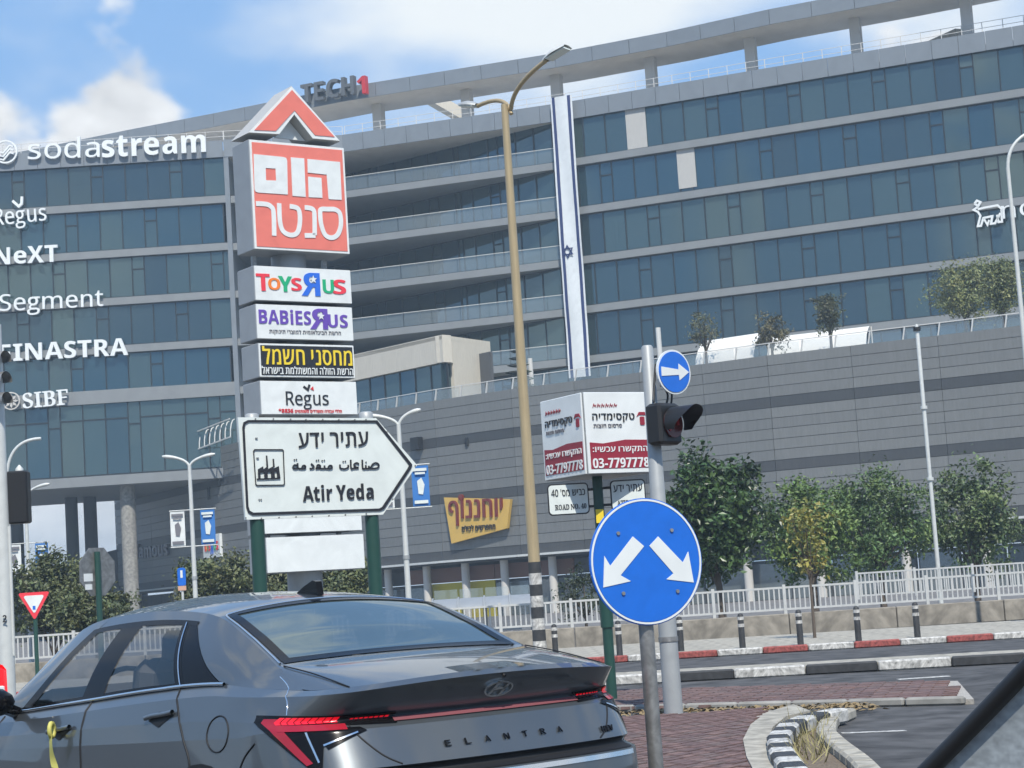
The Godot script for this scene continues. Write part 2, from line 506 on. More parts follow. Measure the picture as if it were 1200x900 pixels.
func ground():
	struct(sheet([Vector2(-700, 60), Vector2(700, 60), Vector2(700, -1500), Vector2(-700, -1500)], 0.0), "ground", M.asphalt)
	# --- far pavement in front of the garden wall
	var kA := gnd(560, 786); var kB := gnd(1130, 752)
	var kd := (kB - kA).normalized()
	var k0 := kA - kd * 30.0; var k1 := kB + kd * 30.0
	var back := Vector3(0.12, 0, -1).normalized() * 7.5
	var s := mb()
	block(s, [k0, k1, k1 + back, k0 + back], 0.0, 0.11)
	var walk := struct(s, "pavement", M.pale_concrete)
	kerb(walk, [Vector2(k0.x, k0.z + 0.08), Vector2(k1.x, k1.z + 0.08)], 0.82, 0.16, 0.0, 0.125, [M.red_paint, M.white_paint], 1)
	# --- plaza behind the garden wall
	s = mb()
	block(s, [k0 + back * 1.12 + Vector3(-60, 0, 0), k1 + back * 1.12 + Vector3(80, 0, 0), Vector3(120, 0, -230), Vector3(-140, 0, -230)], 0.0, 0.06)
	struct(s, "plaza", M.plaza)
	# --- median with black and white kerb
	var mA := gnd(560, 812); var mB := gnd(1100, 782)
	var md := (mB - mA).normalized()
	var m0 := mA - md * 14.0; var m1 := mB + md * 10.0
	s = mb()
	var mw := Vector3(md.z, 0, -md.x) * 1.3
	if mw.z > 0: mw = -mw
	block(s, [m0, m1, m1 + mw, m0 + mw], 0.0, 0.12)
	var med := struct(s, "median", M.pale_concrete)
	kerb(med, [Vector2(m0.x, m0.z + 0.085), Vector2(m1.x, m1.z + 0.085)], 0.98, 0.16, 0.0, 0.14, [M.white_paint, M.black_paint])
	# --- near island: brick strip, kerb, litter, pavers
	var a := gnd(640, 816); var b := gnd(1010, 806)
	var ad := (b - a).normalized()
	var c := gnd(640, 840); var e := gnd(1010, 828)
	s = mb()
	block(s, [a - ad * 9, b + ad * 1.2, e + ad * 1.2, c - ad * 9], 0.0, 0.05)
	var strip := struct(s, "brick_path", M.joint)
	lay_pavers(strip, [a - ad * 0.6, b + ad * 1.2, e + ad * 1.2, c - ad * 0.6], 0.05, -0.25, 0.3, 0.16, 300, true)
	kerb(strip, [Vector2((c - ad * 9).x, (c - ad * 9).z + 0.06), Vector2((e + ad * 1.2).x, (e + ad * 1.2).z + 0.06)], 0.62, 0.1, 0.0, 0.085, [M.concrete])
	# island of pavers
	var i0 := gnd(600, 851); var i1 := gnd(905, 836)
	var isl := [i0 + Vector3(-3.2, 0, 0.4), i1]
	for k in 9:
		var tt := k / 8.0
		var p := gnd(lerpf(905, 872, sin(tt * PI / 2)) + 70 * tt * tt, lerpf(838, 925, tt))
		isl.append(p)
	isl.append(Vector3(1.95, 0, -11.5)); isl.append(Vector3(0.9, 0, -11.0)); isl.append(Vector3(-2.6, 0, -17.5))
	s = mb()
	block(s, isl, 0.0, 0.05)
	var island := struct(s, "paved_island", M.joint)
	lay_pavers(island, isl, 0.05, 0.95, 0.215, 0.112, 300)
	# pale concrete nose, then black and white kerb stones and dry soil
	var rim := []
	var rim2 := []
	for q in [[930, 828], [898, 838], [880, 852], [871, 870], [875, 890], [886, 912], [905, 945]]:
		rim.append(gnd(q[0], q[1], 0.06))
	for q in [[950, 836], [922, 842], [906, 855], [900, 872], [906, 890], [920, 912], [945, 945]]:
		rim2.append(gnd(q[0], q[1], 0.06))
	var r2 := rim2.duplicate(); r2.reverse()
	s = mb()
	block(s, rim + r2, 0.0, 0.085)
	struct(s, "kerb_nose", M.pale_concrete)
	var soil := rim2.duplicate()
	var far_rim := []
	for q in [[1040, 940], [1010, 905], [985, 885], [968, 868], [972, 852], [1000, 840]]:
		soil.append(gnd(q[0], q[1])); far_rim.append(Vector2(gnd(q[0], q[1]).x, gnd(q[0], q[1]).z))
	s = mb()
	block(s, soil, 0.0, 0.03)
	var bed := struct(s, "soil_bed", M.soil)
	var kp := []
	for q in [[985, 836], [950, 843], [925, 853], [912, 868], [916, 886], [932, 908], [960, 940]]:
		var g := gnd(q[0], q[1], 0.1)
		kp.append(Vector2(g.x, g.z))
	kerb(bed, far_rim, 0.4, 0.16, 0.0, 0.1, [M.pale_concrete])
	kerb(bed, kp, 0.38, 0.18, 0.02, 0.15, [M.black_paint, M.white_paint], 1)
	# white stop line on the side road
	for q in [[985, 859, 1060, 856, 0.12], [1050, 796, 1110, 792, 0.25]]:
		var l := gnd(q[0], q[1]); var r := gnd(q[2], q[3])
		s = sheet([l, r, r + Vector3(0, 0, q[4]), l + Vector3(0, 0, q[4])], 0.004)
		struct(s, "road_marking", M.white_paint)
	# dry leaves along the kerb
	s = mb()
	s.set_color(Color.WHITE)
	for k in 900:
		var t := rng.randf()
		var p := (c - ad * 0.4).lerp(e, t) + Vector3(0, 0.056, 0.35 + absf(rng.randfn(0, 0.55)))
		var rx := Vector3(rng.randf_range(-1, 1), rng.randf_range(-0.25, 0.25), rng.randf_range(-1, 1)).normalized() * rng.randf_range(0.02, 0.05)
		var rz := rx.cross(UP).normalized() * rng.randf_range(0.012, 0.03) + UP * rng.randf_range(0, 0.02)
		quad(s, p - rx, p - rz + UP * 0.012, p + rx, p + rz)
	var lv := build(s, "leaf_litter", mat(col(0.34, 0.25, 0.13), 0.9, 0, noise_tex("fine", 256, 9.0, 0.7, 1.0), 2.5), self)
	tag(lv, "dry tan leaves scattered beside the brick path kerb", "leaves", "", "stuff")

# rows of single paving stones inside an outline; the nearest limit ones are parts, the rest one part
func lay_pavers(parent: Node, outline: Array, y: float, turn: float, lx: float, lz: float, limit: int, far := false):
	var poly := PackedVector2Array()
	var lo := Vector2(1e9, 1e9); var hi := -lo
	for q in outline: poly.append(Vector2(q.x, q.z))
	var bs := Basis(UP, turn)
	for q in outline:
		var w: Vector3 = bs.inverse() * q
		lo = lo.min(Vector2(w.x, w.z)); hi = hi.max(Vector2(w.x, w.z))
	var cells := []
	var j := 0
	var z := lo.y
	while z < hi.y:
		var x := lo.x - (lx * 0.5 if j % 2 else 0.0)
		while x < hi.x:
			var p := bs * Vector3(x, 0, z)
			var ok := true
			for cnr in [Vector3(-0.5, 0, -0.5), Vector3(0.5, 0, -0.5), Vector3(0.5, 0, 0.5), Vector3(-0.5, 0, 0.5)]:
				var w: Vector3 = p + bs * (cnr * Vector3(lx, 0, lz))
				if not Geometry2D.is_point_in_polygon(Vector2(w.x, w.z), poly): ok = false
			if ok: cells.append([(Vector3(2.1, 0, -15.5) if not far else Vector3(2.3, 0, -22)).distance_to(p), p])
			x += lx
		z += lz
		j += 1
	cells.sort_custom(func(u, v): return u[0] < v[0])
	var rest := mb()
	for k in cells.size():
		var p: Vector3 = cells[k][1] + UP * (y + 0.006 + rng.randf_range(-0.003, 0.004))
		if k < limit:
			piece("paving_stone", M.pavers[rng.randi() % 4], parent, bs, p, Vector3(lx - 0.026, 0.03, lz - 0.022))
		else:
			box(rest, Transform3D(bs, p), Vector3(lx - 0.026, 0.03, lz - 0.022))
	if cells.size() > limit:
		var o := build(rest, "paving", M.pavers[0], parent)
		o.set_meta("kind", "stuff")

# ---------------------------------------------------------------- office tower
# one storey of glazing from A to B (left to right), y0 to y1, as panes, blinds and a frame under parent
func glazing(parent: Node, A: Vector3, B: Vector3, y0: float, y1: float, shift: float, blinds := 0.75, transom := -1.0):
	var r := Vector3(B.x - A.x, 0, B.z - A.z)
	var len := r.length()
	r = r.normalized()
	var bs := Basis(r, UP, r.cross(UP))
	var h := y1 - y0
	var s := mb()
	var x := -shift
	var k := int(shift * 3.0)
	var base := Vector3(A.x, 0, A.z)
	var tint := rng.randi() % 5
	while x < len:
		k += 1
		var narrow := k % 4 == 0
		var w := 1.0 if narrow else 1.86
		var xa := maxf(x, 0.0); var xb := minf(x + w, len)
		x += w
		if xb - xa < 0.3: continue
		var m := (xa + xb) * 0.5
		box(s, Transform3D(bs, base + r * xb + UP * (y0 + h / 2)), Vector3(0.1, h, 0.16))
		var g: Material = M.tower_glass[tint if rng.randf() < 0.75 else rng.randi() % 5]
		var splits := [[0.0, h]]
		if narrow: splits = [[0.0, h * 0.68], [h * 0.68, h]]
		elif transom > 0: splits = [[0.0, transom], [transom, h]]
		for q in splits:
			piece("pane", g, parent, bs * Basis(UP, rng.randfn() * 0.006) * Basis(Vector3.RIGHT, rng.randfn() * 0.006), base + r * m + UP * (y0 + (q[0] + q[1]) / 2), Vector3(xb - xa - 0.1, q[1] - q[0] - 0.06, 0.03))
			if q[0] > 0:
				box(s, Transform3D(bs, base + r * m + UP * (y0 + q[0])), Vector3(xb - xa, 0.12, 0.14))
		if rng.randf() < blinds:
			var d: float = h * [1.0, 0.98, 0.96, 0.9, 0.82, 0.62, 0.45][rng.randi() % 7]
			piece("blind", M.blind[rng.randi() % 3], parent, bs, base + r * m + UP * (y1 - d / 2) - bs.z * 0.22, Vector3(xb - xa - 0.16, d - 0.05, 0.02))
	for yy in [y0 + 0.04, y1 - 0.04]:
		box(s, Transform3D(bs, base + r * len / 2 + UP * yy), Vector3(len, 0.1, 0.15))
	build(s, "window_frame", M.frame, parent)

func wing_slab(parent: Node, called: String, A: Vector3, B: Vector3, y: float, h: float, out: float, deep: float, m: Material):
	var r := (B - A).normalized()
	var bs := Basis(r, UP, r.cross(UP))
	var s := mb()
	box(s, Transform3D(bs, (A + B) * 0.5 + UP * y + bs.z * (out - deep) / 2), Vector3((B - A).length(), h, out + deep))
	return build(s, called, m, parent)

func panels(parent: Node, called: String, A: Vector3, B: Vector3, y0: float, y1: float, w: float, out: float, m: Material):
	var r := (B - A).normalized()
	var bs := Basis(r, UP, r.cross(UP))
	var len := (B - A).length()
	var n := maxi(1, roundi(len / w))
	for k in n:
		piece(called, m, parent, bs, A + r * (len * (k + 0.5) / n) + UP * ((y0 + y1) / 2) + bs.z * out, Vector3(len / n - 0.035, y1 - y0, 0.12))

func flat(p: Vector3) -> Vector3:
	return Vector3(p.x, 0, p.z)

func tower():
	var L0 := flat(at(-60, 300, 157)); var L1 := flat(at(268, 300, 157))
	var C0 := flat(at(405, 220, 158)); var R0 := flat(at(671, 280, 152)); var Rm := flat(at(1133, 200, 140))
	var R1 := R0 + (Rm - R0) * 1.45
	var G0 := flat(at(330, 250, 171)); var G1 := flat(at(405, 250, 166.5)); var G2 := flat(at(540, 230, 158.5))
	var t := thing("office_tower", "curved grey glass office tower of six storeys with rooftop canopy", "building", flat(at(600, 400, 165)))
	var off := t.position
	var sub := func(a: Vector3) -> Vector3: return a - off
	L0 = sub.call(L0); L1 = sub.call(L1); C0 = sub.call(C0); R0 = sub.call(R0); R1 = sub.call(R1); Rm = sub.call(Rm)
	G0 = sub.call(G0); G1 = sub.call(G1); G2 = sub.call(G2)
	var lw := (L1 - L0).normalized(); var rw := (R1 - R0).normalized()
	for k in range(-1, 5):
		var y0 := 19.9 + 4.0 * k; var y1 := 23.3 + 4.0 * k
		var st := Node3D.new(); st.name = "storey"; t.add_child(st, true)
		if k == -1:
			glazing(st, L0, L1, 13.3, 19.3, 0.7, 0.8, 4.6)
			glazing(st, R0, R1, 14.8, 19.2, 0.4, 0.5)
		else:
			glazing(st, L0, L1, y0, y1, 0.5 + 0.6 * (k % 3), 0.82)
			glazing(st, R0, R1, y0, y1, 0.3 + 0.85 * (k % 4), [0.95, 0.75, 0.9, 0.85, 0.7][k])
		for q in [[G0, G1], [G1, G2], [G2, R0]]:
			glazing(st, q[0], q[1], y0 if k >= 0 else 14.8, y1, 0.6, 0.45)
		# slab above this storey
		var ys := 23.6 + 4.0 * k
		if k < 4:
			var hh := 0.6 if k >= 0 else 1.1
			wing_slab(st, "slab_edge", L0, L1, ys + (0.15 if k < 0 else 0.0), hh, 0.3, 0.6, M.slab)
			wing_slab(st, "slab_edge", R0, R1, ys, 0.58, 0.35, 0.6, M.slab)
			var s := mb()
			loggia_slab(s, [L1, C0, R0], [L1 - Vector3(0, 0, 22), G0, G1, G2, R0 - Vector3(0, 0, 0.6)], ys - 0.29, ys + 0.29)
			build(s, "balcony_slab", M.slab, st)
			s = mb()
			var a := C0 + (C0 - R0).normalized() * 3.0
			for q in 9:
				var p0 := a.lerp(R0, q / 9.0); var p1 := a.lerp(R0, (q + 1) / 9.0)
				var d := (p1 - p0).normalized()
				piece("balustrade_pane", M.rail_glass, st, Basis(d, UP, d.cross(UP)), (p0 + p1) / 2 + UP * (ys + 0.9) - d.cross(UP) * 0.1, Vector3((p1 - p0).length() - 0.05, 1.1, 0.02))
			bar(s, a + UP * (ys + 1.46), R0 + UP * (ys + 1.46), 0.05, 0.04)
			build(s, "handrail", M.roof_rail, st)
		# floor and core seen through the glass
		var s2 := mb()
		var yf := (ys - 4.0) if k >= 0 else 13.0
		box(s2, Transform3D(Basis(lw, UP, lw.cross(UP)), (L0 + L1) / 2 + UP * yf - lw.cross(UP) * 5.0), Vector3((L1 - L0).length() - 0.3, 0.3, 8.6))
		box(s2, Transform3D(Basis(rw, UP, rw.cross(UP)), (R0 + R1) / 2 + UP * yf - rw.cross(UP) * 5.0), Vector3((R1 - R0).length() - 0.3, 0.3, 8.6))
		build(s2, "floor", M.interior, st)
	var s := mb()
	# cores, side walls and the roof behind the parapet
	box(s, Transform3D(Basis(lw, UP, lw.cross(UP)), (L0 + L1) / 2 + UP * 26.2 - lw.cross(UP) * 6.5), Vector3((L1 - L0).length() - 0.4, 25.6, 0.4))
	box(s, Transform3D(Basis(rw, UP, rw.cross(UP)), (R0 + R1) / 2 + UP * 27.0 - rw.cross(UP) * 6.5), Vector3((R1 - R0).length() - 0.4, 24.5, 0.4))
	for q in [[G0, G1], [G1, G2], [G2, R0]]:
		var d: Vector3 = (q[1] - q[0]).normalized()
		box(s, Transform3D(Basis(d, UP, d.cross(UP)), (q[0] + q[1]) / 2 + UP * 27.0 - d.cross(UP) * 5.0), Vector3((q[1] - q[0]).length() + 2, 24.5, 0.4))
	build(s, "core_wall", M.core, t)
	s = mb()
	box(s, Transform3D(Basis(lw, UP, lw.cross(UP)), L1 + UP * 26.2 - lw.cross(UP) * 10.0 + lw * 0.2), Vector3(0.4, 27.0, 20.6))
	build(s, "side_wall", M.fascia, t)
	# parapet of single panels, soffit above the loggia
	panels(t, "parapet_panel", L0, L1, 39.15, 40.55, 2.0, 0.3, M.fascia)
	panels(t, "parapet_panel", L1, C0, 39.15, 40.6, 2.0, 0.3, M.fascia)
	panels(t, "parapet_panel", C0, R0, 39.15, 40.6, 2.0, 0.3, M.fascia)
	panels(t, "parapet_panel", R0, R1, 39.15, 40.6, 2.0, 0.3, M.fascia)
	s = mb()
	loggia_slab(s, [L0, L1, C0, R0, R1], [L0 - Vector3(0, 0, 21), L1 - Vector3(0, 0, 21), R1 + Vector3(0, 0, -18)], 39.2, 39.7)
	build(s, "roof", M.soffit, t)
	# soffit and band below the left wing
	s = mb()
	box(s, Transform3D(Basis(lw, UP, lw.cross(UP)), (L0 + L1) / 2 + UP * 12.85 - lw.cross(UP) * 10.2 + lw * 0.05), Vector3((L1 - L0).length() + 0.3, 0.8, 21.0))
	build(s, "underside", M.slab, t)
	# columns under the left wing
	for q in [[85, 630, 169, 1.1, M.core], [107, 630, 170, 1.15, M.core], [152, 640, 158.6, 1.25, M.concrete], [20, 640, 166, 1.2, M.core]]:
		var p: Vector3 = sub.call(flat(at(q[0], q[1], q[2])))
		s = mb()
		tube(s, [p, p + UP * 12.6], q[3] * 0.5, 20)
		build(s, "column", q[4], t)
	# --- rooftop canopy on columns
	var edge := []
	for q in [[-20, 178, 176.0], [60, 165, 172.7], [150, 147.5, 168.8], [250, 127, 165.0], [400, 95, 159.3], [520, 75, 156.2], [650, 53, 153.0], [780, 26, 149.0], [900, 0, 144.7], [1050, -32, 140.6], [1250, -72, 135.0]]:
		edge.append(sub.call(flat(at(q[0], q[1], q[2]))))
	var canopy := Node3D.new(); canopy.name = "roof_canopy"; t.add_child(canopy)
	s = mb()
	for k in edge.size() - 1:
		var e0: Vector3 = edge[k]; var e1: Vector3 = edge[k + 1]
		panels(canopy, "fascia_panel", e0, e1, 43.9, 45.1, 3.2, 0.0, M.fascia)
		var i0: Vector3 = -(edge[mini(k + 1, edge.size() - 1)] - edge[maxi(k - 1, 0)]).normalized().cross(UP) * 5.2
		var i1: Vector3 = -(edge[mini(k + 2, edge.size() - 1)] - edge[k]).normalized().cross(UP) * 5.2
		var a := e0 + UP * 43.95; var b := e1 + UP * 43.95
		var c := e1 + i1 + UP * 43.95; var d := e0 + i0 + UP * 43.95
		var hh := UP * 1.0
		quad(s, b, a, d, c); quad(s, a + hh, b + hh, c + hh, d + hh); quad(s, c, d, d + hh, c + hh)
	build(s, "soffit", M.soffit, canopy)
	for q in [[443, 120, 161.2], [547, 112, 158.4], [652, 95, 155.6], [763, 82, 152.2], [880, 62, 148.4], [1003, 40, 144.8], [1133, 20, 141.0]]:
		var p: Vector3 = sub.call(flat(at(q[0], q[1], q[2])))
		s = mb()
		box(s, Transform3D(Basis(rw, UP, rw.cross(UP)), p + UP * 41.8), Vector3(0.8, 4.3, 0.85))
		build(s, "column", M.soffit, canopy)
	s = mb()
	var v0: Vector3 = sub.call(at(500, 112, 166)); var v1: Vector3 = sub.call(at(548, 140, 166))
	bar(s, v0, v1, 2.2, 0.9)
	build(s, "roof_stair", M.cream, t)
	# railings on the roof
	s = mb()
	for q in [[L0, L1], [L1, C0], [C0, R0], [R0, R1]]:
		var a: Vector3 = q[0]; var b: Vector3 = q[1]
		var n := -(b - a).normalized().cross(UP) * 0.5
		var cnt := int((b - a).length() / 1.5)
		for k in cnt + 1:
			var p := a.lerp(b, float(k) / cnt) + n
			bar(s, p + UP * 40.2, p + UP * 41.55, 0.05, 0.05, Vector3.RIGHT)
		for yy in [41.55, 41.1]:
			bar(s, a + n + UP * yy, b + n + UP * yy, 0.035, 0.035)
	build(s, "roof_railing", M.roof_rail, t)
	for q in [[800, 98, 945, 62, 156.0, 1.2], [1085, 38, 1128, 28, 148.0, 1.5], [700, 118, 790, 101, 158.0, 0.7]]:
		var a: Vector3 = sub.call(at(q[0], q[1], q[4])); var b: Vector3 = sub.call(at(q[2], q[3], q[4] - 4.0))
		a.y = 41.0; b.y = 41.0
		s = mb()
		bar(s, a, b, 1.5, q[5] + 1.2)
		build(s, "roof_unit", M.roof_unit, t)
	tower_letters(t, off, L0 + off, L1 + off, R0 + off, R1 + off, edge)
	# two pale panes on the right wing
	for q in [[746, 149, 25, 52], [805, 197, 22, 48]]:
		var p := hit(q[0], q[1], R0 + off, rw.cross(UP))
		piece("pale_pane", M.pylon_roof, t, Basis(rw, UP, rw.cross(UP)), p - off + rw.cross(UP) * 0.1, Vector3(q[2] / 15.0, q[3] / 15.0, 0.05))
	# flag hung down the joint of the two wings
	var ft := at(657, 113, 151.0); var fb := at(677, 442, 151.0)
	var fl := thing("flag", "long white flag with two navy stripes hung down the tower front", "flag", Vector3(ft.x, fb.y, ft.z))
	var fh := ft.y - fb.y
	var fw := 1.86
	var fbs := Basis(rw, UP, rw.cross(UP))
	var cloth := []; var blue := []
	for j in 41:
		var y := fh * j / 40.0
		var row := []
		for k in 13:
			var xx := (k / 12.0 - 0.5) * fw
			row.append(fbs * Vector3(xx, y, 0.05 * sin(xx * 3.0 + y * 0.35) + 0.03 * sin(y * 1.3) * (1.0 - y / fh)))
		cloth.append(row)
	s = mb(); grid(s, cloth); build(s, "cloth", M.flag_cloth, fl)
	for side in [-1, 1]:
		var g := []
		for j in 41:
			var y := fh * j / 40.0
			var row := []
			for k in 3:
				var xx: float = side * (0.66 + (k - 1) * 0.125)
				row.append(fbs * Vector3(xx, y, 0.05 * sin(xx * 3.0 + y * 0.35) + 0.03 * sin(y * 1.3) * (1.0 - y / fh) + 0.02))
			g.append(row)
		s = mb(); grid(s, g); build(s, "stripe", M.flag_blue, fl)
	var sc := hit(665.5, 295, ft, fbs.z) - fl.position
	s = mb()
	for q in 2:
		var tp := []
		for k in 3: tp.append(Vector2(0, 0.47).rotated(TAU * k / 3.0 + PI * q))
		stroke(s, tp, 0.1, Transform3D(fbs, Vector3(sc.x, sc.y, sc.z) + fbs.z * 0.1), 0.02, true)
	build(s, "star", M.flag_blue, fl)

# flat slab between a front line and a back line (both left to right)
func loggia_slab(s: SurfaceTool, front: Array, rear: Array, y0: float, y1: float):
	var p := []
	for q in front: p.append(q)
	var b := rear.duplicate()
	b.reverse()
	for q in b: p.append(q)
	block(s, p, y0, y1)

# lettering whose baseline runs lb..rb in the photo, h pixels tall, on the plane p, n
func wall_text(called: String, words: String, lb: Vector2, rb: Vector2, h: float, p: Vector3, n: Vector3, d: float, m: Material, parent: Node, font: Font = null, out := 0.12, drop := 0.0):
	var a := hit(lb.x, lb.y, p, n); var b := hit(rb.x, rb.y, p, n)
	var sc := F / -((a + b) * 0.5 - eye).dot(cam_basis.z) * -1.0
	var hm := h / absf(sc)
	var x := (b - a).normalized()
	var z := n
	var y := z.cross(x).normalized()
	var c := (a + b) * 0.5 + y * (hm * (0.5 - drop)) + z * out
	var t := Transform3D(Basis(x, y, x.cross(y)), c)
	var gt: Transform3D = (parent as Node3D).transform.affine_inverse() * t
	return text(called, words, gt, (b - a).length(), hm, d, m, parent, font)

func tower_letters(t: Node3D, off: Vector3, L0: Vector3, L1: Vector3, R0: Vector3, R1: Vector3, edge: Array):
	var n := (L1 - L0).normalized().cross(UP)
	var p := L0
	wall_text("lettering", "soda", Vector2(35, 189), Vector2(119, 186), 25, p, n, 0.22, M.letter_white, t, sans_font, 0.6)
	wall_text("lettering", "stream", Vector2(122, 187), Vector2(243, 180), 25, p, n, 0.22, M.letter_white, t, bold_font, 0.6)
	wall_text("lettering", "Regus", Vector2(-4, 267), Vector2(57, 261), 26, p, n, 0.22, M.letter_white, t, sans_font, 0.55, 0.2)
	wall_text("lettering", "NeXT", Vector2(-4, 312), Vector2(70, 308), 20, p, n, 0.22, M.letter_white, t, bold_font, 0.55)
	wall_text("lettering", "Segment", Vector2(2, 367), Vector2(123, 361), 26, p, n, 0.2, M.letter_white, t, sans_font, 0.55, 0.2)
	wall_text("lettering", "FINASTRA", Vector2(2, 425), Vector2(152, 417), 20, p, n, 0.25, M.letter_white, t, bold_font, 0.55)
	wall_text("lettering", "SIBF", Vector2(30, 480), Vector2(83, 475), 18, p, n, 0.22, M.letter_white, t, serif_font, 0.75)
	# leaf tick above Regus, ring logo before sodastream, flower disc before SIBF
	var k := 157.0 / F
	var at_l := func(x: float, y: float, o: float) -> Transform3D: return facing(hit(x, y, p, n) + n * o - off, n)
	var s := mb()
	stroke(s, [Vector2(-0.5, 0.25), Vector2(0.0, -0.25), Vector2(0.25, -0.05), Vector2(0.3, 0.55)], 0.22, at_l.call(24, 240, 0.55), 0.2)
	build(s, "leaf_mark", M.letter_white, t)
	s = mb()
	var tl: Transform3D = at_l.call(9, 180, 0.6)
	ring(s, circle(1.0, 36), circle(0.86, 36), tl, 0.2)
	for q in [-0.3, 0.0, 0.3]:
		stroke(s, [Vector2(-0.62, -0.25 + q), Vector2(-0.2, -0.38 + q), Vector2(0.1, -0.05 + q), Vector2(0.35, 0.22 + q), Vector2(0.66, 0.1 + q)], 0.12, tl, 0.2)
	build(s, "round_logo", M.letter_white, t)
	s = mb()
	tl = at_l.call(16, 471, 0.75)
	ring(s, circle(0.74, 30), circle(0.64, 30), tl, 0.2)
	for q in 8:
		var a := TAU * q / 8.0
		prism(s, PackedVector2Array([Vector2.from_angle(a) * 0.08, Vector2.from_angle(a + 0.3) * 0.38, Vector2.from_angle(a) * 0.6, Vector2.from_angle(a - 0.3) * 0.38]), tl, 0.15)
	build(s, "flower_logo", M.soffit, t)
	# letters on the edge of the rooftop canopy
	var e0: Vector3 = edge[3] + off; var e1: Vector3 = edge[4] + off
	var ne := (e1 - e0).normalized().cross(UP)
	wall_text("lettering", "TECH", Vector2(358, 123), Vector2(420, 112), 22, e0, ne, 0.5, M.letter_side, t, bold_font, 0.5)
	wall_text("lettering", "1", Vector2(424, 113), Vector2(434, 111), 21, e0, ne, 0.5, mat(col(0.5, 0.03, 0.04), 0.5), t, bold_font, 0.5)
	# animal logo and letters on the right wing
	var nr := (R1 - R0).normalized().cross(UP)
	wall_text("lettering", "no", Vector2(1176, 258), Vector2(1215, 253), 15, R0, nr, 0.2, M.letter_white, t, sans_font, 0.6)
	s = mb()
	var ta := facing(hit(1160, 250, R0, nr) + nr * 0.6 - off, nr)
	for q in [[Vector2(-0.95, 0.75), Vector2(-0.75, 0.95), Vector2(-0.5, 0.8), Vector2(-0.7, 0.55), Vector2(-0.95, 0.75)], [Vector2(-0.7, 0.5), Vector2(-1.05, 0.3), Vector2(-0.75, 0.1), Vector2(-0.6, -0.2), Vector2(-0.85, -0.95), Vector2(-0.62, -0.95), Vector2(-0.4, -0.4), Vector2(0.25, -0.35), Vector2(0.1, -0.9), Vector2(0.4, -0.9), Vector2(0.85, -0.2)], [Vector2(-0.75, 0.3), Vector2(-0.3, 0.35), Vector2(0.7, 0.4), Vector2(0.95, 0.1), Vector2(0.9, -0.85), Vector2(0.65, -0.85), Vector2(0.6, -0.3)], [Vector2(-0.4, -0.4), Vector2(-0.15, -0.95), Vector2(0.0, -0.6)]]:
		stroke(s, q, 0.15, ta, 0.2)
	build(s, "animal_logo", M.letter_white, t)

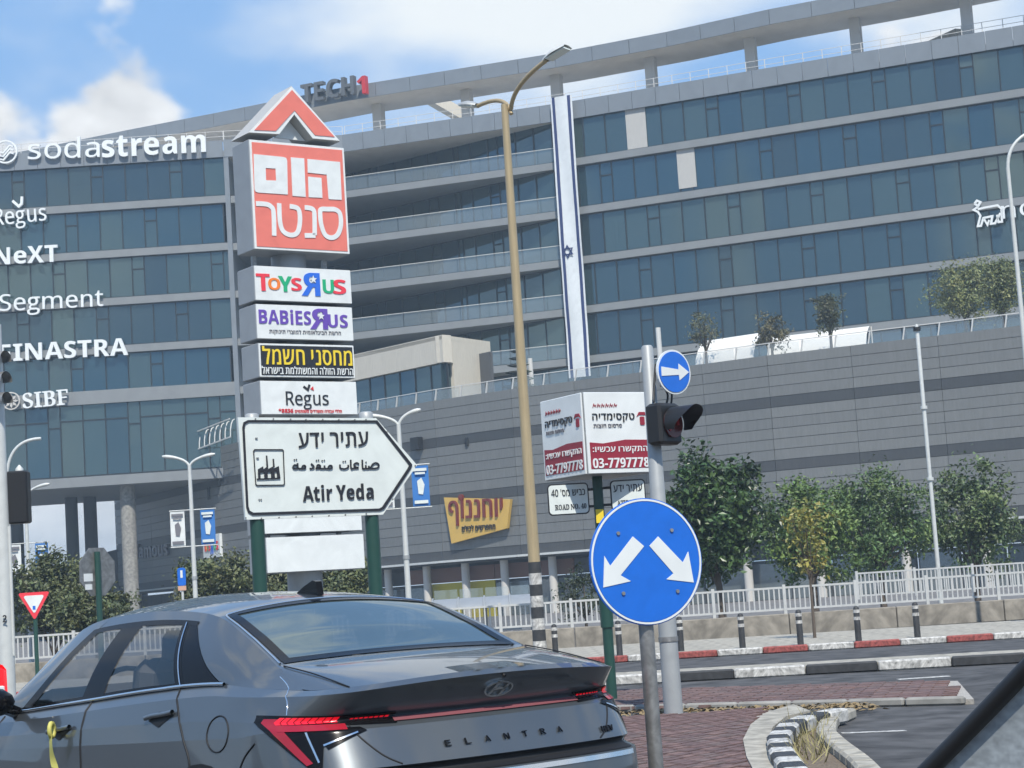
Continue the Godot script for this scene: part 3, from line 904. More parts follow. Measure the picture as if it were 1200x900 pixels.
# ---------------------------------------------------------------- podium
func podium():
	var front := []
	for q in [[135, 600, 182.0], [222, 560, 163.0], [330, 520, 147.0], [420, 500, 137.2], [510, 490, 131.6], [600, 470, 127.4], [750, 450, 122.4], [900, 430, 117.6], [1100, 410, 113.0], [1260, 390, 109.4]]:
		front.append(flat(at(q[0], q[1], q[2])))
	var t := thing("shopping_podium", "long grey clad shopping podium with two darker bands below tower", "building", flat(at(700, 600, 125)))
	var off := t.position
	var P := []
	for q in front: P.append(q - off)
	var top := 15.05
	var mod := 0.65
	for row in 17:
		var y1 := top - row * mod
		var y0 := y1 - mod
		var dark := row == 4 or row == 10 or row == 16
		for k in P.size() - 1:
			var a: Vector3 = P[k]; var b: Vector3 = P[k + 1]
			var r := (b - a).normalized()
			var bs := Basis(r, UP, r.cross(UP))
			var len := (b - a).length()
			var n := maxi(1, roundi(len / 5.5))
			for j in n:
				var m: Material = M.cladding_dark[rng.randi() % 2] if dark else M.cladding[rng.randi() % 3]
				piece("cladding_panel", m, t, bs, a + r * (len * (j + 0.5) / n) + UP * ((y0 + y1) / 2) + bs.z * rng.randf_range(-0.006, 0.006), Vector3(len / n - 0.025, mod - 0.032, 0.1))
	# backing wall and terrace
	var s := mb()
	var rearp := []
	for q in P: rearp.append(q)
	rearp.append(Vector3(60, 0, -70)); rearp.append(Vector3(-30, 0, -78))
	var inner := []
	for k in P.size():
		var a: Vector3 = P[maxi(k - 1, 0)]; var b: Vector3 = P[mini(k + 1, P.size() - 1)]
		inner.append(P[k] - (b - a).normalized().cross(UP) * 0.12)
	for k in P.size() - 1:
		var a: Vector3 = inner[k]; var b: Vector3 = inner[k + 1]
		quad(s, a + UP * 3.9, b + UP * 3.9, b + UP * (top - 0.02), a + UP * (top - 0.02))
	build(s, "backing_wall", M.core, t)
	s = mb()
	block(s, inner + [Vector3(60, 0, -40), Vector3(-20, 0, -34)], 14.2, 14.5)
	build(s, "terrace", M.pale_concrete, t)
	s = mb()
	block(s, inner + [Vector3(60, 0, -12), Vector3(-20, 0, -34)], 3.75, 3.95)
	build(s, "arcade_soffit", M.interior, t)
	# canopy edge above the shops
	s = mb()
	for k in range(0, P.size() - 1):
		var o := (P[k + 1] - P[k] as Vector3).normalized().cross(UP) * 0.25
		bar(s, P[k] + UP * 3.95 + o, P[k + 1] + UP * 3.95 + o, 0.5, 0.14)
	build(s, "canopy_edge", M.pole_pale, t)
	# shop fronts set back under the soffit
	for k in range(0, P.size() - 1):
		var a: Vector3 = P[k]; var b: Vector3 = P[k + 1]
		var r := (b - a).normalized()
		var bs := Basis(r, UP, r.cross(UP))
		var len := (b - a).length()
		var n := maxi(2, roundi(len / 3.0))
		for j in n:
			var c := a + r * (len * (j + 0.5) / n) - bs.z * 1.3
			var px := unproject_x(c + off)
			var yel := (px > 500 and px < 566) or (px > 588 and px < 606) or (px > 855 and px < 905)
			piece("shop_panel", M.shop_yellow if yel else M.core, t, bs, c + UP * 1.25, Vector3(len / n - 0.08, 2.5, 0.1))
			piece("shop_sign", M.shop_brown if px > 490 and px < 700 else M.core, t, bs, c + UP * 3.05, Vector3(len / n - 0.08, 1.0, 0.14))
			if not yel:
				piece("shop_window", M.rail_glass, t, bs, c + UP * 1.2 + bs.z * 0.14, Vector3(len / n - 0.3, 2.2, 0.03))
		for j in 2:
			var c := a + r * (len * (j * 0.5 + 0.2)) - bs.z * 0.6
			s = mb()
			tube(s, [c, c + UP * 3.8], 0.28, 14)
			build(s, "column", M.soffit, t)
	# railing along the terrace: posts lean inwards, glass infill
	for k in range(2, P.size() - 1):
		var a: Vector3 = P[k]; var b: Vector3 = P[k + 1]
		var r := (b - a).normalized()
		var nrm := r.cross(UP)
		var n := maxi(1, roundi((b - a).length() / 2.2))
		for j in n:
			var p0 := a.lerp(b, float(j) / n); var p1 := a.lerp(b, float(j + 1) / n)
			s = mb()
			bar(s, p0 + UP * 14.95 - nrm * 0.1, p0 + UP * 15.8 + r * 0.18 - nrm * 0.1, 0.07, 0.1, nrm)
			build(s, "railing_post", M.roof_rail, t)
			piece("railing_pane", M.rail_glass, t, Basis(r, UP, nrm), (p0 + p1) / 2 + UP * 15.38 - nrm * 0.12, Vector3((p1 - p0).length() - 0.1, 0.7, 0.02))
		s = mb()
		bar(s, a + UP * 15.8 - nrm * 0.1, b + UP * 15.8 - nrm * 0.1, 0.06, 0.05)
		build(s, "handrail", M.roof_rail, t)
	# curved ribbed screen at the corner of the terrace
	var ca := at(222, 530, 158.5) - off; var cb := at(270, 512, 152.0) - off
	s = mb()
	for k in 9:
		var p := ca.lerp(cb, k / 8.0)
		var pts := []
		for q in 5: pts.append(p + UP * (1.45 * sin(q * PI / 8)) + Vector3(-0.5, 0, 1.0) * 0.6 * (1 - cos(q * PI / 8)) * -1.0)
		tube(s, pts, 0.05, 6)
	bar(s, ca + UP * 1.45, cb + UP * 1.45, 0.1, 0.08); bar(s, ca, cb, 0.12, 0.1)
	build(s, "ribbed_screen", M.roof_rail, t)
	# floodlight on the wall and small vents
	for q in [[492, 520, 14, 15, 0.5], [246, 578, 6, 18, 0.12], [548, 518, 5, 10, 0.1]]:
		var p := on_podium(q[0], q[1], front)
		s = mb()
		cbox(s, Transform3D(p[1].basis, p[0] - off + p[1].basis.z * (q[4] * 0.5 + 0.06)), Vector3(q[2] / 17.0, q[3] / 17.0, q[4]), 0.03)
		build(s, "wall_box", M.black_plastic, t)
	wall_signs(front)
	terrace_things(front)

func unproject_x(p: Vector3) -> float:
	var v := cam_basis.inverse() * (p - eye)
	return 600.0 + F * v.x / -v.z

# where a pixel meets the podium front: [point, transform facing out]
func on_podium(x: float, y: float, front: Array) -> Array:
	for k in front.size() - 1:
		var n: Vector3 = (front[k + 1] - front[k]).normalized().cross(UP)
		var p := hit(x, y, front[k], n)
		var u: float = (p - front[k]).dot((front[k + 1] - front[k]).normalized()) / front[k].distance_to(front[k + 1])
		if u >= -0.02 and u <= 1.02:
			return [p, facing(p, n)]
	return [at(x, y, 130), facing(at(x, y, 130), Vector3.BACK)]

func wall_signs(front: Array):
	# golden supermarket sign, a crooked four sided board
	var c := on_podium(560, 608, front)
	var t := thing("wall_sign", "golden crooked wall sign with brown red Hebrew letters on podium", "sign", c[0])
	var bs: Basis = c[1].basis
	var o: Vector3 = c[0]
	var wall_o := o
	o += bs.z * 0.45
	var pts := PackedVector2Array()
	for q in [[520, 583], [598, 585], [594, 619], [529, 637]]:
		var p := hit(q[0], q[1], o, bs.z) - o
		pts.append(Vector2(p.dot(bs.x), p.y))
	var s := mb()
	prism(s, pts, Transform3D(bs, bs.z * 0.32), 0.26)
	build(s, "board", M.gold_sign, t)
	wall_text("lettering", "יוחננוף", Vector2(527, 613), Vector2(590, 610), 30, o, bs.z, 0.12, M.brown_red, t, heb_font, 0.06, 0.12)
	wall_text("small_lettering", "מתפרשים לכולם", Vector2(542, 622), Vector2(581, 619), 7, o, bs.z, 0.06, M.ink, t, heb_font, 0.05, 0.15)
	var pc := hit(541, 583, o, bs.z) - wall_o
	s = mb(); prism(s, circle(0.22, 16), Transform3D(bs, pc + bs.z * 0.06), 0.14); build(s, "drop", M.brown_red, t)
	# pale toy shop sign on the shaded left part
	c = on_podium(252, 640, front)
	o = c[0]; bs = c[1].basis
	t = thing("shop_sign", "small pale toy shop sign on shaded podium wall beside banners", "sign", o)
	s = mb(); cbox(s, Transform3D(bs, bs.z * 0.2), Vector3(3.6, 1.9, 0.25), 0.03); build(s, "board", M.sign_white, t)
	var lay := [["T", -1.3, M.toy_red], ["o", -0.95, M.toy_orange], ["y", -0.65, M.toy_green], ["s", -0.4, M.toy_red], ["R", 0.1, M.toy_blue], ["u", 0.75, M.toy_green], ["s", 1.25, M.toy_red]]
	for q in lay:
		text("lettering", q[0], Transform3D(bs * Basis.from_scale(Vector3(-1 if q[0] == "R" else 1, 1, 1)), bs * Vector3(q[1], 0.0, 0.36)), 0.45 if q[0] != "R" else 0.6, 0.75 if q[0] != "R" else 1.3, 0.04, q[2], t)
	# dark letters on the dark wall
	c = on_podium(180, 642, front)
	o = c[0]; bs = c[1].basis
	t = thing("dark_letters", "dark unlit letters on shaded wall behind round concrete column", "sign", o)
	wall_text("lettering", "famous", Vector2(162, 655), Vector2(200, 651), 18, o, bs.z, 0.2, M.grey_text, t, bold_font, 0.2)

func terrace_things(front: Array):
	# cream pavilion with a glazed front under a deep frame
	var a := at(417, 470, 139.0); var m := at(522, 470, 131.5); var b := at(577, 470, 136.5)
	for q in 3: pass
	var y0 := 14.5
	var yt := at(522, 392, 131.5).y
	var t := thing("terrace_pavilion", "cream pavilion with glazed side standing on the podium terrace", "pavilion", flat(m) + UP * y0)
	var A := flat(a - m); var B := flat(b - m)
	var h := yt - y0
	var r := (-A).normalized(); var rn := r.cross(UP)
	A = -r * 14.0
	var q := B.normalized(); var qn := q.cross(UP)
	var s := mb()
	# roof band along the glazed side, solid end wall, back
	box(s, Transform3D(Basis(r, UP, rn), A * 0.5 + UP * (h - 0.95) - rn * 0.4), Vector3(A.length() + 0.1, 1.9, 0.8))
	build(s, "roof_band", M.cream, t)
	s = mb()
	box(s, Transform3D(Basis(q, UP, qn), B * 0.62 + UP * (h / 2 - 0.004) - qn * 0.3), Vector3(B.length() * 0.82, h, 0.6))
	build(s, "end_wall", M.cream, t)
	s = mb()
	block(s, [A + UP * 0, Vector3.ZERO + r * 0.01, B, B + A], h - 0.3, h - 0.05)
	build(s, "roof", M.cream, t)
	s = mb()
	box(s, Transform3D(Basis(r, UP, rn), A * 0.5 - rn * 4.5 + UP * (h / 2 - 0.5)), Vector3(A.length(), h - 1.0, 0.2))
	build(s, "back_wall", M.interior, t)
	for k in 8:
		piece("pane", M.tower_glass[k % 4], t, Basis(r, UP, rn), A * ((k + 0.5) / 8.0) + UP * (h - 1.9) / 2 - rn * 0.35, Vector3(A.length() / 8 - 0.12, h - 1.95, 0.04))
		piece("mullion", M.frame, t, Basis(r, UP, rn), A * (k / 8.0) + UP * (h - 1.9) / 2 - rn * 0.33, Vector3(0.1, h - 1.95, 0.12))
	piece("pane", M.tower_glass[0], t, Basis(q, UP, qn), B * 0.11 + UP * (h - 1.9) / 2 - qn * 0.3, Vector3(B.length() * 0.2, h - 1.95, 0.04))
	piece("end_band", M.cream, t, Basis(q, UP, qn), B * 0.11 + UP * (h - 0.95) - qn * 0.3, Vector3(B.length() * 0.2 - 0.02, 1.88, 0.58))
	# white curved shade roofs
	for w in [[832, 900, 418, 399, 126.0, "curved white shade roof on terrace with rounded open end"], [908, 1022, 412, 395, 126.0, "long low white shade roof on terrace between small trees"]]:
		var p0 := at(w[0], w[2], w[4]); var p1 := at(w[1], w[2] - (w[1] - w[0]) * 0.12, w[4] - 2.5)
		var hh := at(w[0], w[3], w[4]).y - 14.5
		var sh := thing("shade_roof", w[5], "shade roof", Vector3(p0.x, 14.5, p0.z))
		var d := flat(p1 - p0)
		var u := d.normalized()
		var nn := u.cross(UP)
		var g := []
		for j in 9:
			var an := PI * 0.5 * j / 8.0
			var row := []
			for k in 7:
				row.append(d * (k / 6.0) + UP * (hh * sin(an)) + nn * (2.2 * cos(an)))
			g.append(row)
		s = mb(); grid(s, g); build(s, "cover", M.shade_sail, sh)
		s = mb()
		for k in 4: tube(s, [d * (k / 3.0) - nn * 0.02, d * (k / 3.0) + UP * (hh - 0.03) - nn * 0.02], 0.05, 6)
		build(s, "support", M.roof_rail, sh)

# ---------------------------------------------------------------- signs
# pixels on the plane (o, basis) as points of that plane
func on_plane(px: Array, o: Vector3, bs: Basis) -> PackedVector2Array:
	var r := PackedVector2Array()
	for q in px:
		var p := hit(q[0], q[1], o, bs.z) - o
		r.append(Vector2(p.dot(bs.x), p.dot(bs.y)))
	return r
# the same, the pixels given in a zoomed picture (origin x0, y0, zoom k)
func zoomed(px: Array, x0: float, y0: float, k: float) -> Array:
	var r := []
	for q in px: r.append([x0 + q[0] / k, y0 + q[1] / k])
	return r
func spline(pts: PackedVector2Array, n := 6, closed := false) -> Array:
	var out := []
	var c := pts.size()
	for k in (c if closed else c - 1):
		var a := pts[(k - 1 + c) % c] if closed or k > 0 else pts[k]
		var b := pts[k]; var d := pts[(k + 1) % c]
		var e := pts[(k + 2) % c] if closed or k + 2 < c else d
		for i in n: out.append(b.cubic_interpolate(d, a, e, float(i) / n))
	if not closed: out.append(pts[c - 1])
	return out
func letter_px(words: String, x0: float, x1: float, yb: float, h: float, slope: float, o: Vector3, bs: Basis, out: float, m: Material, parent: Node, font: Font = null, flip := false, d := 0.02):
	var xm := (x0 + x1) / 2
	var a := hit(x0, yb + slope * (x0 - xm), o, bs.z); var b := hit(x1, yb + slope * (x1 - xm), o, bs.z)
	var t := hit(xm, yb - h, o, bs.z)
	var c := (a + b) / 2
	var hm := (t - c).dot(bs.y)
	var pos := (a + b) / 2 + bs.y * hm / 2 + bs.z * out
	var bb := bs * Basis.from_scale(Vector3(-1 if flip else 1, 1, 1))
	var gt: Transform3D = (parent as Node3D).transform.affine_inverse() * Transform3D(bb, pos)
	return text("lettering", words, gt, (b - a).dot(bs.x), hm, d, m, parent, font if font else bold_font)

func pylon():
	var yaw := deg_to_rad(35.0)
	var n := Vector3(sin(yaw), 0, cos(yaw))
	var o := at(345, 230, 45.0)
	var bs := facing(o, n).basis
	var base := flat(at(358, 690, 45.6))
	var t := thing("pylon_sign", "tall shop pylon with red gabled sign box above stacked white panels", "sign", base)
	var L := Transform3D(bs, o - base)       # front plane, in the pylon's own space (unturned)
	var deep := 0.86
	# box from front pixels: left x, right x, top y, bottom y measured at the left edge
	var front_box := func(xl: float, yl: float, xr: float, yb: float) -> Array:
		var p := on_plane([[xl, yl], [xr, (yl + yb) / 2], [xl + 2, yb]], o, bs)
		return [p[0].x, p[1].x, p[2].y, p[0].y]
	var specs := [[291, 163, 406, 292, "main_box"], [297, 311, 411, 352, "panel"], [299, 356, 413, 397, "panel"], [302, 402, 415, 442, "panel"], [304, 446, 418, 486, "panel"], [309, 606, 424, 626, "panel"], [311, 630, 427, 672, "panel"]]
	for q in specs:
		var e: Array = front_box.call(q[0], q[1], q[2], q[3])
		var w: float = e[1] - e[0]; var h: float = e[3] - e[2]
		var c := L * Vector3((e[0] + e[1]) / 2, (e[2] + e[3]) / 2, -deep / 2)
		var s := mb()
		cbox(s, Transform3D(bs, c), Vector3(w, h, deep), 0.015)
		var p := build(s, q[4], M.pylon_grey, t)
		s = mb()
		var fc := Transform3D(bs, L * Vector3((e[0] + e[1]) / 2, (e[2] + e[3]) / 2, 0.012))
		if q[4] == "main_box":
			cbox(s, fc, Vector3(w - 0.03, h - 0.03, 0.02), 0.004)
			build(s, "rim", M.sign_white, p)
			s = mb(); cbox(s, fc.translated(n * 0.012), Vector3(w - 0.14, h - 0.14, 0.02), 0.004)
			build(s, "red_face", M.sign_red, p)
		elif q[1] == 402:
			cbox(s, fc, Vector3(w - 0.02, h - 0.02, 0.02), 0.004)
			build(s, "rim", M.sign_white, p)
			s = mb(); cbox(s, fc.translated(n * 0.012), Vector3(w - 0.1, h - 0.1, 0.02), 0.004)
			build(s, "black_face", M.ink, p)
		else:
			cbox(s, fc, Vector3(w - 0.02, h - 0.02, 0.02), 0.004)
			build(s, "face", M.sign_white, p)
	# column behind the panels
	var s := mb()
	var cc := Vector3.ZERO
	tube(s, [cc, cc + UP * (at(345, 170, 45).y)], 0.42, 24)
	build(s, "column", M.pylon_grey, t)
	s = mb()
	for x in [-0.95, 0.95]:
		var q := L * Vector3(x, 0, -deep * 0.5)
		bar(s, Vector3(q.x, at(330, 668, 45).y, q.z), Vector3(q.x, at(330, 300, 45).y, q.z), 0.1, 0.1, n)
	build(s, "mounting_bar", M.galvanised, t)
	# gable: roof prism with a red front and a small gable cut into it
	var g := on_plane([[290, 156], [341, 101], [398, 166], [366, 163], [344, 135], [326, 158]], o, bs)
	s = mb()
	prism(s, PackedVector2Array([g[0], g[1], g[2], g[3], g[4], g[5]]), L.translated_local(Vector3(0, 0, -deep / 2)), deep + 0.04)
	build(s, "gable", M.pylon_roof, t)
	s = mb()
	prism(s, PackedVector2Array([g[0] + Vector2(0.02, 0.01), g[1] - Vector2(0, 0.02), g[2] + Vector2(-0.02, 0.01), g[3] + Vector2(-0.01, 0.01), g[4] + Vector2(0, 0.01), g[5] + Vector2(0.01, 0.01)]), L.translated_local(Vector3(0, 0, 0.03)), 0.02)
	build(s, "gable_rim", M.sign_white, t)
	s = mb()
	var gi := on_plane([[297, 153], [341, 106], [391, 161], [368, 159], [344, 130], [322, 154]], o, bs)
	prism(s, gi, L.translated_local(Vector3(0, 0, 0.045)), 0.02)
	build(s, "gable_face", M.sign_red, t)
	s = mb()
	prism(s, on_plane([[328, 158], [344, 138], [364, 162]], o, bs), L.translated_local(Vector3(0, 0, -0.3)), 0.05)
	build(s, "gable_back", M.sign_white, t)
	# big white block letters
	s = mb()
	var top := L.translated_local(Vector3(0, 0, 0.04))
	var mem_o := on_plane(zoomed([[40, 135], [262, 157], [284, 164], [292, 185], [297, 440], [75, 425], [54, 417], [47, 400]], 290, 160, 6.43), o, bs)
	var mem_i := on_plane(zoomed([[130, 240], [175, 243], [200, 244], [205, 246], [210, 335], [155, 333], [140, 333], [133, 331]], 290, 160, 6.43), o, bs)
	ring(s, mem_o, mem_i, top, 0.02)
	for q in [[[320, 160], [420, 168], [432, 458], [333, 450]], [[445, 172], [690, 195], [703, 480], [605, 475], [590, 290], [448, 275]], [[450, 305], [550, 315], [558, 465], [455, 460]]]:
		prism(s, on_plane(zoomed(q, 290, 160, 6.43), o, bs), top, 0.02)
	build(s, "lettering", M.sign_white, t)
	s = mb()
	for q in [[[58, 508], [130, 512], [170, 530], [190, 575], [195, 750]], [[232, 505], [238, 640], [262, 715], [320, 745], [370, 725], [388, 650], [385, 575], [365, 540], [312, 528]], [[425, 537], [470, 543], [492, 560], [498, 600], [500, 745]], [[505, 748], [425, 748]]]:
		stroke(s, spline(on_plane(zoomed(q, 290, 160, 6.43), o, bs), 4), 0.115, top, 0.02)
	stroke(s, spline(on_plane(zoomed([[548, 552], [600, 550], [655, 553], [690, 585], [697, 670], [672, 742], [625, 765], [578, 742], [550, 670], [541, 590]], 290, 160, 6.43), o, bs), 4, true), 0.115, top, 0.02, true)
	build(s, "lettering", M.sign_white, t)
	# toy shop
	var sl := 0.055
	for q in [["T", 300, 316, 341, 20, M.toy_red], ["O", 314, 328, 340, 14, M.toy_orange], ["Y", 326, 342, 342, 18, M.toy_green], ["S", 341, 353, 341, 15, M.toy_red], ["R", 353, 375, 347, 27, M.toy_blue], ["U", 378, 391, 344, 16, M.toy_green], ["S", 390, 405, 345, 17, M.toy_red]]:
		letter_px(q[0], q[1], q[2], q[3], q[4], sl, o, bs, 0.03, q[5], t, bold_font, q[0] == "R")
	letter_px("BABiES", 303, 364, 380, 17, sl, o, bs, 0.03, M.purple, t)
	letter_px("R", 363, 384, 386, 24, sl, o, bs, 0.03, M.purple, t, bold_font, true)
	letter_px("US", 384, 407, 384, 15, sl, o, bs, 0.03, M.purple, t)
	letter_px("הרשת הבינלאומית למוצרי תינוקות", 315, 399, 393, 6, sl, o, bs, 0.03, M.grey_text, t, heb_font)
	for q in [[366, 328], [375, 371]]:
		var p := hit(q[0], q[1], o, n) + n * 0.055 - base
		s = mb()
		var sp := PackedVector2Array()
		for k in 10: sp.append(Vector2.from_angle(PI / 2 + TAU * k / 10.0) * (0.1 if k % 2 == 0 else 0.042))
		prism(s, sp, Transform3D(bs, p), 0.012)
		build(s, "star", M.sign_white, t)
	letter_px("מחסני חשמל", 307, 412, 428, 21, sl, o, bs, 0.045, M.yellow, t, heb_font)
	letter_px("הרשת הזולה והמשתלמת בישראל", 306, 413, 439, 9, sl, o, bs, 0.045, M.sign_white, t, heb_font)
	letter_px("Regus", 335, 385, 480, 21, sl, o, bs, 0.03, M.ink, t, sans_font)
	letter_px("*8836", 326, 343, 484, 5, sl, o, bs, 0.03, M.red_text, t)
	letter_px("חללי עבודה ומשרדים משותפים", 345, 400, 484, 4, sl, o, bs, 0.03, M.red_text, t, heb_font)
	s = mb()
	stroke(s, Array(on_plane([[355, 453], [360, 457], [362, 451]], o, bs)), 0.05, L.translated_local(Vector3(0, 0, 0.03)), 0.02)
	build(s, "leaf_mark", M.ink, t)
	s = mb()
	prism(s, on_plane([[363, 456], [366, 453], [367, 458]], o, bs), L.translated_local(Vector3(0, 0, 0.03)), 0.02)
	build(s, "leaf_mark", M.red_text, t)

func direction_sign():
	var yaw := deg_to_rad(27.0)
	var n := Vector3(sin(yaw), 0, cos(yaw))
	var o := at(370, 548, 23.0)
	var bs := facing(o, n).basis
	var base := flat(o)
	var t := thing("direction_sign", "large white arrow shaped direction sign on two green posts", "sign", base)
	var L := Transform3D(bs, o - base)
	var s := mb()
	prism(s, on_plane([[279, 489], [441, 490], [489, 545], [449, 603], [288, 609]], o, bs), L.translated_local(Vector3(0, 0, -0.03)), 0.05)
	build(s, "panel", M.sign_pale, t)
	var outer := [[22, 120], [30, 85], [60, 70], [925, 72], [1145, 350], [1160, 370], [1150, 395], [970, 668], [945, 678], [90, 707], [60, 690], [48, 655]]
	var inner := [[37, 122], [43, 96], [66, 84], [917, 87], [1126, 354], [1139, 372], [1130, 392], [958, 652], [938, 662], [95, 690], [72, 677], [63, 650]]
	s = mb()
	ring(s, on_plane(zoomed(outer, 280, 480, 5.714), o, bs), on_plane(zoomed(inner, 280, 480, 5.714), o, bs), L.translated_local(Vector3(0, 0, 0.004)), 0.012)
	build(s, "border", M.ink, t)
	var sl := -0.02
	letter_px("עתיר ידע", 350, 432, 524, 17.5, sl, o, bs, 0.006, M.ink, t, heb_font, false, 0.012)
	letter_px("Atir Yeda", 355, 438, 586, 18.5, sl, o, bs, 0.006, M.ink, t, bold_font, false, 0.012)
	# third line, drawn stroke by stroke
	s = mb()
	var F2 := L.translated_local(Vector3(0, 0, 0.006))
	for q in [[[868, 392], [880, 388], [897, 364], [918, 357], [935, 370], [930, 388], [905, 394], [868, 393]], [[868, 376], [868, 393], [850, 393], [849, 372]], [[850, 393], [828, 393], [825, 336]], [[802, 364], [785, 357], [770, 368], [778, 384], [800, 388]], [[800, 390], [765, 393], [750, 393], [747, 336]], [[730, 370], [730, 386], [712, 396], [690, 396], [676, 388], [676, 368]],
		[[596, 393], [604, 376], [618, 376], [622, 390], [608, 396], [575, 394]], [[571, 374], [570, 394], [540, 394]], [[540, 394], [543, 376], [528, 370], [521, 384], [534, 392], [512, 394]], [[482, 362], [498, 378], [498, 392], [472, 395]], [[420, 393], [428, 376], [441, 376], [444, 390], [432, 396], [396, 394]], [[394, 394], [391, 358]], [[393, 392], [372, 396], [361, 386], [372, 371], [391, 376]]]:
		stroke(s, spline(on_plane(zoomed(q, 280, 480, 5.714), o, bs), 3), 0.019, F2, 0.012)
	for q in [[850, 352], [697, 348], [712, 346], [556, 342], [571, 340], [518, 340], [532, 338], [370, 336], [384, 334]]:
		prism(s, on_plane(zoomed([[q[0] - 5, q[1]], [q[0], q[1] - 5], [q[0] + 5, q[1]], [q[0], q[1] + 5]], 280, 480, 5.714), o, bs), F2, 0.012)
	build(s, "lettering", M.ink, t)
	# factory symbol in a thin frame
	s = mb()
	stroke(s, Array(on_plane(zoomed([[105, 268], [290, 268], [296, 276], [304, 495], [298, 505], [120, 507], [112, 500], [97, 278]], 280, 480, 5.714), o, bs)), 0.012, F2, 0.01, true)
	for q in [[[128, 465], [126, 400], [160, 380], [163, 400], [190, 380], [195, 398], [225, 382], [230, 396], [265, 378], [276, 458], [255, 460], [252, 415], [237, 417], [240, 460], [216, 462], [213, 418], [190, 420], [192, 462], [170, 463], [167, 420], [142, 424], [144, 464]], [[118, 462], [276, 455], [276, 463], [120, 470]], [[180, 308], [188, 308], [194, 385], [184, 388]], [[225, 330], [233, 330], [238, 385], [228, 388]]]:
		prism(s, on_plane(zoomed(q, 280, 480, 5.714), o, bs), F2, 0.012)
	build(s, "factory_symbol", M.ink, t)
	# rivets and edge bolts
	s = mb()
	for q in [[112, 192], [120, 192], [120, 325], [128, 325], [135, 602], [148, 602], [110, 62], [230, 62], [345, 64], [448, 66], [560, 66], [668, 66], [775, 67], [850, 66], [45, 725], [150, 728], [268, 722], [382, 718], [490, 714], [602, 710], [712, 704], [852, 697], [990, 150], [1180, 375], [1030, 600]]:
		prism(s, circle(0.009, 8, on_plane(zoomed([q], 280, 480, 5.714), o, bs)[0]), F2, 0.012)
	build(s, "bolts", M.galvanised, t)
	for q in [303, 438]:
		var p := hit(q, 650, o - n * 0.1, n)
		s = mb()
		tube(s, [flat(p) - base, flat(p) - base + UP * (o.y + 0.58)], 0.085, 16)
		build(s, "post", M.green_post, t)
		s = mb()
		tube(s, [flat(p) - base + UP * (o.y + 0.58), flat(p) - base + UP * (o.y + 0.66), flat(p) - base + UP * (o.y + 0.675)], [0.085, 0.085, 0.06], 16)
		build(s, "post_cap", M.pole_grey, t)

